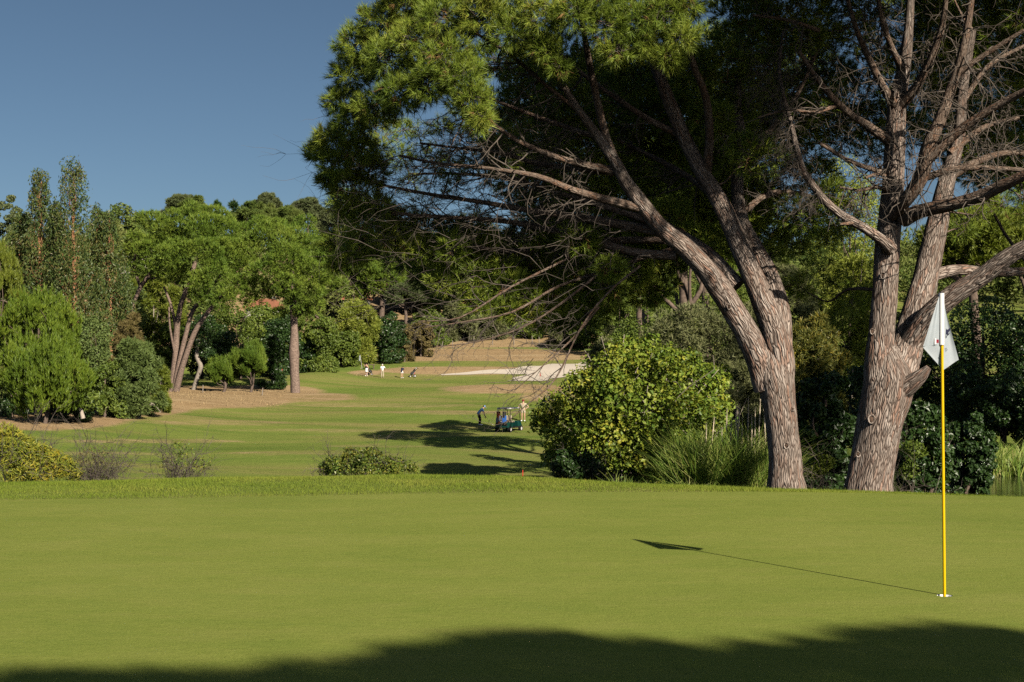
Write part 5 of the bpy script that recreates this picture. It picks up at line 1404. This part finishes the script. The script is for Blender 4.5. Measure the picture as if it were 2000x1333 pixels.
# ------------------------------------------------------------------ stakes, posts, bench
def stake(px, Y, h, mat, label, name='marker_stake', r=.02, group=None, lean=0.0):
    x = (px - 1000) / F * Y; z = ground_at(x, Y)
    b = MB()
    b.tube([(0, 0, -.1), (lean * h * .5, 0, h * .5), (lean * h, 0, h * .94)], [r, r, r], 7, 1)
    b.tube([(lean * h, 0, h * .94), (lean * h, 0, h)], [r, r * .25], 7, 1)
    o = b.build(name, mat, None, (x, Y, z))
    tag(o, label, 'stake' if 'stake' in name else 'post', group)


stake(1021, 20.6, .13, M['redstake'], 'short red stake on the crest below the golf cart', r=.0065)
stake(1143, 20.9, .13, M['redstake'], 'short red stake on the crest below the glossy bush', r=.0065)
stake(693 + 116, 191, .75, M['redstake'], 'red stake behind the far trolley on the brown bank', r=.06)
stake(551, 176, .9, M['redstake'], 'red stake at the left end of the far green', r=.05)
stake(1055, 190, .6, M['redstake'], 'red stake at the side of the pale track', r=.05)
FP = [(838, 224), (862, 225), (884, 226), (925, 227), (962, 229), (1004, 229), (1040, 230), (1053, 229), (1075, 230), (1085, 229), (1100, 228)]
FL = ['pale fence post at the foot of the slim leafy tree, the tallest of its row', 'pale fence post beside the tallest one at the slim tree', 'fence post on the brown bank under the dead bough tips',
      'fence post in front of the pale-trunked tree', 'fence post left of the dark pale-trunked tree', 'fence post below the dark tree at the bank top', 'fence post where the dry bank is highest', 'leaning fence post next to the one at the highest bank',
      'fence post just left of the grey bushy shrub', 'leaning fence post against the grey bushy shrub', 'fence post at the right end of the row by the track']
for i, ((px, Y), lb) in enumerate(zip(FP, FL)):
    stake(px, Y, R.uniform(1.2, 2.0) if i else 2.6, M['post'], lb, 'fence_post', .06, 'wooden fence posts on the dry bank', R.normal(0, .08))
for px, Y, lb in ((282, 128, 'short post in the dry grass left of the forked pine'), (302, 130, 'short post in the dry grass at the forked pine foot'), (396, 149, 'thin short post right of the forked pine'), (512, 146, 'leaning thin post under the small bushy pines')):
    stake(px, Y, .8, M['post'], lb, 'fence_post', .05, None, R.normal(0, .15))


def bench():
    px, Y = 722, 196; x = (px - 1000) / F * Y
    e = empty('bench', (x, Y, ground_at(x, Y)), 'small wooden bench behind the far golf trolley', 'bench', None, .25)
    b = MB(); b.box((0, 0, .62), (1.5, .4, .08)); b.build('seat', M['wood'], e)
    for s_ in (-.55, .55):
        b = MB(); b.box((s_, 0, .28), (.1, .34, .6)); b.build('leg', M['wood'], e)


bench()


# ------------------------------------------------------------------ flagstick
def flagstick():
    e = empty('flagstick', CUP, 'yellow golf flagstick with limp white flag standing in the hole', 'flagstick')
    h = 593 / F * CUP[1]
    sl = 102 / F * CUP[1]
    b = MB(); b.tube([(0, 0, -.10), (-.012, 0, h * .5), (-.022, 0, h - .01)], [.0105, .0105, .0105], 14, 6); b.build('pole', M['yellow'], e)
    b = MB(); b.tube([(-.0225, 0, h - .012), (-.0225, 0, h + .006)], [.012, .009], 12, 1); b.build('pole_cap', M['black'], e)
    b = MB()
    zt, zb = h - .004, h - sl
    b.tube([(-.022, 0, zb), (-.0225, 0, (zt + zb) / 2), (-.0225, 0, zt)], [.0190, .0188, .0195], 16, 4); b.build('sleeve', M['white'], e)

    def Q(px, py, dy): return P(px, py, CUP[1] + dy) - CUP

    def patch(b, c00, c10, c01, c11, bulge, n=12, wave=0.0):
        u = np.linspace(0, 1, n); U, Vv = np.meshgrid(u, u)
        S = (c00 * ((1 - U) * (1 - Vv))[..., None] + c10 * (U * (1 - Vv))[..., None] + c01 * ((1 - U) * Vv)[..., None] + c11 * (U * Vv)[..., None])
        S[..., 1] += bulge * np.sin(U * math.pi) * np.sin(Vv * math.pi) + wave * np.sin(U * 9 + Vv * 2) * Vv * U
        i = np.arange(n - 1)[:, None]; j = np.arange(n - 1)[None, :]
        f = np.stack([i * n + j, i * n + j + 1, (i + 1) * n + j + 1, (i + 1) * n + j], -1).reshape(-1, 4)
        b.add(S.reshape(-1, 3), f, None, 0, True)
    b = MB()
    # the front fold, its turned-up lower corner, and the panel hanging behind the pole
    patch(b, Q(1835, 578, .0), Q(1834, 580, -.01), Q(1836, 674, .0), Q(1801, 677, -.10), -.02, 14, .022)
    patch(b, Q(1836, 674, .0), Q(1801, 677, -.10), Q(1843, 723, .035), Q(1836, 717, .015), .015, 14, .008)
    patch(b, Q(1844, 590, .012), Q(1846, 603, .02), Q(1843, 723, .036), Q(1872, 703, .07), .012, 14, .006)
    fl = b.build('flag', M['flag'], e)
    # marks on the cloth: a small dark animal figure, letter fragments, the maker's tag
    b = MB()
    def blob(pts, dy):
        V = np.array([Q(px, py, dy) for px, py in pts]); b.add(V, [list(range(len(V)))])
    yk = .038
    blob([(1846, 646), (1848, 644), (1852, 644), (1856, 640), (1857, 644), (1853, 649), (1851, 653), (1847, 653)], yk)
    blob([(1846, 653), (1848, 653), (1848, 657), (1846, 661), (1845, 659)], yk)
    blob([(1850, 653), (1852, 652), (1855, 650), (1854, 653), (1852, 656)], yk)
    blob([(1846, 641), (1849, 643), (1848, 645), (1845, 643)], yk)
    blob([(1846, 657), (1849, 656), (1849, 660), (1846, 662)], yk)
    b.build('emblem', M['navy'], fl)
    def word(s_, px, py, dy, size, rot):
        cu = bpy.data.curves.new('lettering', 'FONT'); cu.body = s_; cu.size = size; cu.align_x = 'CENTER'
        t = bpy.data.objects.new('lettering', cu); COL.objects.link(t)
        bpy.context.view_layer.update()
        me = bpy.data.meshes.new_from_object(t.evaluated_get(bpy.context.evaluated_depsgraph_get()))
        bpy.data.objects.remove(t)
        o = bpy.data.objects.new('lettering', me); COL.objects.link(o); me.materials.append(M['navy'])
        o.parent = fl; o.location = [float(v) for v in Q(px, py, dy)]
        o.rotation_euler = (math.radians(90), math.radians(rot), 0)
    word('RIL', 1847, 684, .030, .019, 60)
    word('T', 1836, 702, .006, .024, -25)
    b = MB(); b.box(Q(1827, 667, -.052), (.012, .003, .040)); b.build('tag', M['white'], fl)
    b = MB(); b.box(Q(1831, 667, -.046), (.017, .003, .024)); b.build('tag', M['redcap'], fl)


flagstick()


# ------------------------------------------------------------------ people
def skin(verts, edges, radii, name, mat, parent, sub=2, root=0):
    me = bpy.data.meshes.new('tmp'); me.from_pydata([tuple(map(float, v)) for v in verts], edges, [])
    o = bpy.data.objects.new('tmp', me); COL.objects.link(o)
    sm = o.modifiers.new('s', 'SKIN'); sm.use_smooth_shade = True
    for i, r in enumerate(radii):
        r = (r, r) if np.ndim(r) == 0 else r
        me.skin_vertices[0].data[i].radius = r
        me.skin_vertices[0].data[i].use_root = (i == root)
    ss = o.modifiers.new('u', 'SUBSURF'); ss.levels = sub; ss.render_levels = sub
    bpy.context.view_layer.update()
    m2 = bpy.data.meshes.new_from_object(o.evaluated_get(bpy.context.evaluated_depsgraph_get()))
    bpy.data.objects.remove(o)
    m2.name = name
    m2.materials.clear(); m2.materials.append(mat)
    r_ = bpy.data.objects.new(name, m2); COL.objects.link(r_); r_.parent = parent
    return r_


def chain(spec):
    """spec: list of polylines [(point, radius), ...]; shared points are welded"""
    V, E, Rr, idx = [], [], [], {}
    for line in spec:
        prev = None
        for p, r in line:
            k = tuple(np.round(p, 4))
            if k not in idx: idx[k] = len(V); V.append(p); Rr.append(r)
            i = idx[k]
            if prev is not None and prev != i: E.append((prev, i))
            prev = i
    return V, E, Rr


def person(loc, rz, label, pose, shirt, legs, sleeve='short', cap=None, hair=None, bottom='trousers', shoe=None, scale=1.0):
    e = empty('person', loc, label, 'person', None, rz); e.scale = (scale,) * 3
    J = {k: np.array(v, float) for k, v in dict(pelvis=(0, 0, .96), waist=(0, 0, 1.10), chest=(0, 0, 1.30), neck=(0, 0, 1.46), head=(0, .02, 1.60), crown=(0, .01, 1.72),
             sl=(-.19, 0, 1.40), el=(-.25, -.02, 1.12), wl=(-.24, .08, .88), sr=(.19, 0, 1.40), er=(.25, -.02, 1.12), wr=(.24, .08, .88),
             hl=(-.10, 0, .90), kl=(-.11, .02, .50), al=(-.12, -.02, .09), hr=(.10, 0, .90), kr=(.11, .02, .50), ar=(.12, -.02, .09)).items()}
    for k, v in pose.items(): J[k] = np.array(v, float)
    J['tl'] = J['al'] + [-.02, .17, -.05]; J['tr'] = J['ar'] + [.02, .17, -.05]
    spec = [[(J['pelvis'], (.15, .11)), (J['waist'], (.13, .10)), (J['chest'], (.155, .11)), (J['neck'], .058), (J['head'], (.078, .095)), (J['crown'], (.055, .065))]]
    for s_ in 'lr':
        w = J['w' + s_]; d = unit(w - J['e' + s_]); sdv = unit(np.cross(d, [0, 0, 1.0]) + 1e-3)
        hand = w + d * .08
        spec.append([(J['chest'], (.155, .11)), (J['s' + s_], .065), (J['e' + s_], .045), (w, .028), (hand, .034)])
        for q, (off, ln) in enumerate(((-.027, .075), (-.009, .088), (.009, .083), (.027, .065))):
            k = hand + sdv * off + d * .04
            spec.append([(hand, .034), (k, .0105), (k + d * ln * .5 + [0, 0, -.012], .009), (k + d * ln * .8 + [0, .0, -.03], .008)])
        spec.append([(w, .028), (w + d * .03 + np.array([0, .045, 0]), .012), (w + d * .075 + np.array([0, .06, 0]), .009)])
        spec.append([(J['pelvis'], (.15, .11)), (J['h' + s_], .09), (J['k' + s_], .06), (J['a' + s_], .04), (J['t' + s_], .036)])
    hd = J['head']; f = unit(J.get('face', np.array([0, 1.0, 0])))
    V, E, Rr = chain(spec)
    body = skin(V, E, Rr, 'body', M['skin'], e, 1)
    # face: nose, eyes, ears as small forms grown on the head mesh
    b = MB()
    rt = unit(np.cross(f, [0, 0, 1.0]))
    b.ball(hd + f * .098 + [0, 0, -.005], (.014, .018, .02), 6, 5)
    fc = b.build('nose', M['skin'], body)
    for s_ in (-1, 1):
        b = MB(); b.ball(hd + f * .085 + rt * .033 * s_ + [0, 0, .025], .011, 6, 5); b.build('eye', M['hair'], body)
        b = MB(); b.ball(hd + rt * .088 * s_ + [0, 0, .0], (.016, .022, .032), 6, 5); b.build('ear', M['skin'], body)
    if hair: b = MB(); b.ball(hd - f * .015 + [0, 0, .035], (.098, .108, .105), 12, 8, zmin=-.25); b.build('hair', hair, e)
    if cap:
        b = MB(); b.ball(hd + [0, 0, .045], (.103, .112, .098), 12, 7, zmin=.0)
        q = hd + f * .15 + [0, 0, .05]
        b.box(q, (.15, .12, .015), np.array([rt, f, [0, 0, 1]]).T); b.build('cap', cap, e)
    sp = [[(J['pelvis'] + [0, 0, -.06], (.175, .132)), (J['pelvis'] + [0, 0, .03], (.168, .128)), (J['waist'], (.15, .118)), (J['chest'], (.172, .127)), (J['neck'] * .8 + J['chest'] * .2, .07)]]
    if sleeve != 'none':
        for s_ in 'lr':
            t = .75
            sp.append([(J['chest'], (.172, .127)), (J['s' + s_], .083), (J['s' + s_] * (1 - t) + J['e' + s_] * t, .068)])
    skin(*chain(sp)[:2], chain(sp)[2], 'shirt', shirt, e, 1)
    if bottom == 'skirt':
        b = MB(); a0 = J['pelvis']
        b.tube([a0 + [0, 0, .12], a0, a0 + [0, 0, -.2], a0 + [0, 0, -.36]], [.15, .185, .21, .225], 14, 2); b.build('skirt', legs, e)
    else:
        sp = [[(J['waist'] * .6 + J['pelvis'] * .4, (.15, .12)), (J['pelvis'], (.17, .128))]]
        for s_ in 'lr':
            if bottom == 'shorts': sp.append([(J['pelvis'], (.17, .128)), (J['h' + s_], .112), (J['h' + s_] * .3 + J['k' + s_] * .7, .098)])
            else: sp.append([(J['pelvis'], (.17, .128)), (J['h' + s_], .11), (J['k' + s_], .082), (J['a' + s_] + [0, 0, .01], .068)])
        skin(*chain(sp)[:2], chain(sp)[2], bottom, legs, e, 1)
    for s_ in 'lr':
        b = MB(); c_ = (J['a' + s_] + J['t' + s_]) / 2
        b.ball(c_ + [0, .01, -.015], (.055, .145, .05), 10, 6); b.build('shoe', shoe or M['whitecloth'], e)
    return e, J


def gpos(px, Y):
    x = (px - 1000) / F * Y
    return (x, Y, ground_at(x, Y))


# golfer addressing the ball, seen from his right side: faces right, towards the fairway trees
bend = dict(pelvis=(0, -.12, .92), waist=(0, -.05, 1.06), chest=(0, .12, 1.22), neck=(0, .28, 1.36), head=(0, .38, 1.44), crown=(0, .44, 1.54), face=(0, .8, -.6),
            sl=(-.17, .18, 1.28), el=(-.15, .32, 1.0), wl=(-.03, .42, .76), sr=(.17, .18, 1.28), er=(.15, .32, 1.0), wr=(.03, .42, .72),
            hl=(-.11, -.08, .86), kl=(-.15, .03, .48), al=(-.17, -.02, .09), hr=(.11, -.08, .86), kr=(.15, .03, .48), ar=(.17, -.02, .09))
gp = gpos(937, 115)
person(gp, math.radians(-75), 'golfer in light blue shirt, black trousers and cap bending over his ball', bend, M['bluecloth'], M['darkcloth'], cap=M['bluecloth'], hair=M['hair'], shoe=M['whitecloth'], scale=1.02)


def club(origin, rz, hand, head, label):
    e = empty('golf_club', origin, label, 'golf club', None, rz)
    h_, k_ = np.array(hand, float), np.array(head, float)
    b = MB(); b.tube([h_, h_ + (k_ - h_) * .3], [.016, .013], 8, 1); b.build('grip', M['black'], e)
    b = MB(); b.tube([h_ + (k_ - h_) * .28, k_], [.009, .008], 8, 1); b.build('shaft', M['steel'], e)
    b = MB(); b.box(k_ + [.0, .04, .0], (.04, .11, .05), taper=.8); b.build('club_head', M['steel'], e)


club(gp, math.radians(-75), (.0, .42, .80), (.0, 1.05, .04), 'golf club held by the bending golfer in blue')
b = MB(); b.ball((0, 0, .0215), .0215, 12, 9)
q = np.array(gp) + [math.sin(math.radians(75)) * 1.14, math.cos(math.radians(75)) * 1.14, 0]
q[2] = ground_at(q[0], q[1])
tag(b.build('golf_ball', M['white'], None, q), 'white golf ball on the fairway at the bending golfer feet', 'golf ball')

hips = dict(el=(-.42, -.06, 1.17), wl=(-.24, .06, 1.0), er=(.42, -.06, 1.17), wr=(.24, .06, 1.0))
person(gpos(1022, 117), math.radians(165), 'person in khaki shirt and red cap, hands on hips, behind the golf cart', hips, M['khaki'], M['khaki'], cap=M['redcap'], hair=M['hair'], bottom='shorts', scale=1.03)
person(gpos(747, 187), math.radians(20), 'silver-haired man in white shirt and khaki trousers on the far green', dict(er=(.40, .02, 1.15), wr=(.30, .16, 1.02), kr=(.13, .05, .5)), M['whitecloth'], M['khaki'], hair=M['silverhair'], shoe=M['khaki'], scale=1.04)
g7 = gpos(716, 188.5)
person(g7, math.radians(155), 'woman in dark sleeveless top and white skirt holding the far flag', dict(er=(.30, .12, 1.30), wr=(.24, .26, 1.52), hr=(.1, 0, .9)), M['darkcloth'], M['whitecloth'], sleeve='none', hair=M['hair'], bottom='skirt', scale=.98)
put = dict(pelvis=(0, -.10, .93), waist=(0, -.04, 1.06), chest=(0, .12, 1.24), neck=(0, .26, 1.37), head=(0, .34, 1.44), crown=(0, .40, 1.54), face=(0, .75, -.65),
           sl=(-.16, .16, 1.30), el=(-.2, .30, 1.04), wl=(-.03, .38, .84), sr=(.16, .16, 1.30), er=(.2, .30, 1.04), wr=(.03, .38, .80))
g8 = gpos(785, 188)
person(g8, math.radians(-25), 'woman in navy top and white shorts putting on the far green', put, M['navy'], M['whitecloth'], hair=M['hair'], bottom='shorts', scale=.98)
club(g8, math.radians(-25), (.0, .38, .86), (.0, .62, .04), 'putter held by the woman in white shorts')


def held_flag():
    px, Y = 703.5, 188.3
    q = np.array(gpos(px, Y))
    e = empty('flagstick', q, 'white flag on its stick held up by the woman in the white skirt', 'flagstick')
    b = MB(); b.tube([(.25, 0, .9), (0, 0, 2.75)], [.02, .02], 8, 1); b.build('pole', M['offwhite'], e)
    b = MB()
    V = []
    for i in range(7):
        for j in range(5):
            t = j / 4; V.append((-.02 - .18 * t * (.6 + .4 * i / 6) + .04 * (i / 6), .05 * math.sin(j * 1.8 + i * .5), 2.72 - i * .11 - .12 * t))
    f = [[i * 5 + j, i * 5 + j + 1, (i + 1) * 5 + j + 1, (i + 1) * 5 + j] for i in range(6) for j in range(4)]
    b.add(V, f, None, 0, True); b.build('flag', M['flag'], e)


held_flag()


# ------------------------------------------------------------------ golf bags, trolleys and cart
def golf_bag(origin, rz, tilt, c1, c2, label, side=0.0, h=.9):
    e = empty('golf_bag', origin, label, 'golf bag', None, rz); e.rotation_euler = (tilt, 0, rz)
    b = MB(); b.tube([(0, 0, 0), (0, 0, .05), (0, 0, h * .5), (0, 0, h)], [.12, .13, .125, .15], 14, 2); b.build('bag_body', c1, e)
    b = MB(); b.tube([(0, 0, h - .03), (0, 0, h + .03)], [.158, .158], 14, 1); b.build('collar', M['black'], e)
    b = MB(); b.box((0, -.15, h * .3), (.2, .1, h * .42), taper=.85); b.build('pocket', c2, e)
    b = MB(); b.box((.14, -.02, h * .45), (.08, .16, h * .5), taper=.85); b.build('pocket', c2, e)
    for k in range(7):
        an = k * .9; r_ = .08; L_ = R.uniform(.14, .34)
        b = MB(); b.tube([(r_ * math.cos(an), r_ * math.sin(an), h - .1), (r_ * 1.4 * math.cos(an), r_ * 1.4 * math.sin(an), h + L_)], [.008, .008], 6, 1)
        cl = b.build('club', M['steel'], e)
        b = MB(); b.ball((r_ * 1.4 * math.cos(an), r_ * 1.4 * math.sin(an) + .02, h + L_ + .02), (.05, .06, .045) if k < 3 else (.02, .045, .03), 8, 6); b.build('club_head', M['black'] if k < 3 else M['steel'], cl)
    return e


def trolley(px, Y, rz, label, bag_label):
    q = np.array(gpos(px, Y))
    e = empty('golf_trolley', q, label, 'golf trolley', None, rz)
    b = MB(); b.tube([(0, -.42, .22), (0, 0, .5), (0, .32, .98)], [.025, .025, .022], 8, 1)
    b.tube([(-.33, .12, .17), (0, .05, .52)], [.018, .018], 6, 1); b.tube([(.33, .12, .17), (0, .05, .52)], [.018, .018], 6, 1); b.build('frame', M['grey'], e)
    b = MB(); b.tube([(0, .32, .98), (0, .55, 1.12), (0, .74, 1.1)], [.024, .024, .024], 8, 2); b.build('handle', M['black'], e)
    for (x, y, r) in ((-.35, .12, .17), (.35, .12, .17), (0, -.45, .13)):
        b = MB(); b.tube([(x - .03, y, r), (x + .03, y, r)], [r, r], 18, 1); w_ = b.build('wheel', M['rubber'], e)
        b = MB(); b.tube([(x - .034, y, r), (x + .034, y, r)], [r * .55, r * .55], 14, 1); b.build('rim', M['offwhite'], w_)
    c, s_ = math.cos(rz), math.sin(rz)
    off = np.array([0, -.38, .30]); q2 = q + [off[0] * c - off[1] * s_, off[0] * s_ + off[1] * c, off[2]]
    golf_bag(q2, rz, math.radians(-38), M['black'], M['black'], bag_label)


trolley(720, 190.2, math.radians(80), 'black golf trolley standing next to the woman with the flag', 'black golf bag on the trolley beside the woman with the flag')
trolley(808, 189.4, math.radians(-75), 'black golf trolley with raised handle on the brown bank', 'black golf bag on the trolley right of the putting woman')


def cart():
    px, Y = 993, 110
    q = np.array(gpos(px, Y)); rz = math.radians(-28)
    e = empty('golf_cart', q, 'dark green golf cart with a white roof parked on the fairway', 'golf cart', None, rz)
    def bev(mb, name, mat, parent, w=.05):
        o = mb.build(name, mat, parent)
        bm = bmesh.new(); bm.from_mesh(o.data); bmesh.ops.bevel(bm, geom=bm.edges[:], offset=w, segments=2, affect='EDGES', profile=.6); bm.to_mesh(o.data); bm.free()
        return o
    b = MB(); b.box((0, -.72, .55), (1.16, .86, .42), taper=.93); bev(b, 'rear_body', M['cartgreen'], e, .07)
    b = MB(); b.box((0, 1.0, .58), (1.1, .62, .46), taper=.8); bev(b, 'front_cowl', M['cartgreen'], e, .08)
    b = MB(); b.box((0, .2, .36), (1.12, 1.4, .1)); bev(b, 'floor_pan', M['black'], e, .02)
    b = MB(); b.box((0, -.25, .82), (1.08, .5, .14)); bev(b, 'seat', M['khaki'], e, .05)
    b = MB(); b.box((0, -.50, 1.1), (1.08, .12, .4)); bev(b, 'backrest', M['khaki'], e, .05)
    b = MB(); b.box((0, .05, 1.83), (1.22, 1.75, .09), taper=.93); bev(b, 'roof', M['offwhite'], e, .04)
    for x in (-.53, .53):
        for y0, y1 in ((-.62, -.7), (.95, .75)):
            b = MB(); b.tube([(x, y0, .75), (x, y1, 1.8)], [.025, .025], 8, 1); b.build('roof_strut', M['black'], e)
        for y in (-.78, .98):
            b = MB(); xw = x * 1.03
            b.tube([(xw - .09, y, .23), (xw + .09, y, .23)], [.23, .23], 22, 1); w_ = b.build('wheel', M['rubber'], e)
            b = MB(); b.tube([(xw - .094, y, .23), (xw + .094, y, .23)], [.12, .12], 18, 1); b.build('rim', M['offwhite'], w_)
    b = MB(); a = np.arange(20) / 20 * 2 * math.pi
    ring = np.stack([-.26 + .17 * np.cos(a), .42 + .08 * np.sin(a), 1.05 + .15 * np.sin(a)], -1)
    b.tube(np.vstack([ring, ring[:1]]), [.014] * 21, 6, 1); b.tube([(-.26, .42, 1.05), (-.26, .75, .75)], [.02, .02], 6, 1); b.build('steering_wheel', M['black'], e)
    for x in (-.4, .4):
        b = MB(); b.box((x, -1.16, .60), (.16, .03, .07)); b.build('tail_light', M['redcap'], e)
    b = MB(); b.box((0, -1.08, .62), (1.0, .26, .05)); b.build('bag_rack', M['black'], e)
    c, s_ = math.cos(rz), math.sin(rz)
    def w(o): return q + [o[0] * c - o[1] * s_, o[0] * s_ + o[1] * c, o[2]]
    golf_bag(w((-.34, -1.08, .65)), rz, math.radians(-6), M['orange'], M['grey'], 'grey and orange golf bag strapped on the back of the cart')
    golf_bag(w((.18, -1.08, .65)), rz, math.radians(-6), M['black'], M['blue'], 'black and blue golf bag strapped on the back of the cart')


cart()

# ------------------------------------------------------------------ camera, sun, sky
cam = bpy.data.cameras.new('camera'); co = bpy.data.objects.new('camera', cam); COL.objects.link(co)
co.location = (0, 0, CZ); co.rotation_euler = (math.radians(90), 0, 0)
cam.sensor_width = 36; cam.lens = 36 * F / 2000.0
cam.shift_y = (HZ - 666.5) / 2000.0
cam.clip_start = .1; cam.clip_end = 3000
scene.camera = co

EL = math.atan(1 / K)
sd = Vector((.535, -.845, math.tan(EL))).normalized()        # towards the sun
sun = bpy.data.lights.new('sun', 'SUN'); so = bpy.data.objects.new('sun', sun); COL.objects.link(so)
so.rotation_euler = sd.to_track_quat('Z', 'Y').to_euler()
sun.energy = 5.0; sun.angle = math.radians(.5); sun.color = (1.0, .90, .74)

w = bpy.data.worlds.new('World'); scene.world = w; w.use_nodes = True
nt = w.node_tree; nt.nodes.clear()
out = nt.nodes.new('ShaderNodeOutputWorld'); bg = nt.nodes.new('ShaderNodeBackground'); sky = nt.nodes.new('ShaderNodeTexSky')
sky.sky_type = 'NISHITA'; sky.sun_disc = False
sky.sun_elevation = EL
sky.sun_rotation = math.atan2(sd.x, sd.y)
sky.air_density = .55; sky.dust_density = 1.0; sky.ozone_density = 5.0
bg.inputs[1].default_value = .05
nt.links.new(mixc(nt, sky.outputs[0], (1.08, 1.0, .79), 1.0, 'MULTIPLY'), bg.inputs[0]); nt.links.new(bg.outputs[0], out.inputs[0])

scene.view_settings.view_transform = 'Standard'; scene.view_settings.look = 'None'
scene.view_settings.exposure = .72; scene.view_settings.gamma = 1.0
cy = scene.cycles
cy.use_denoising = False
cy.max_bounces = 4; cy.diffuse_bounces = 0; cy.glossy_bounces = 2; cy.transmission_bounces = 3; cy.transparent_max_bounces = 4
cy.caustics_reflective = False; cy.caustics_refractive = False
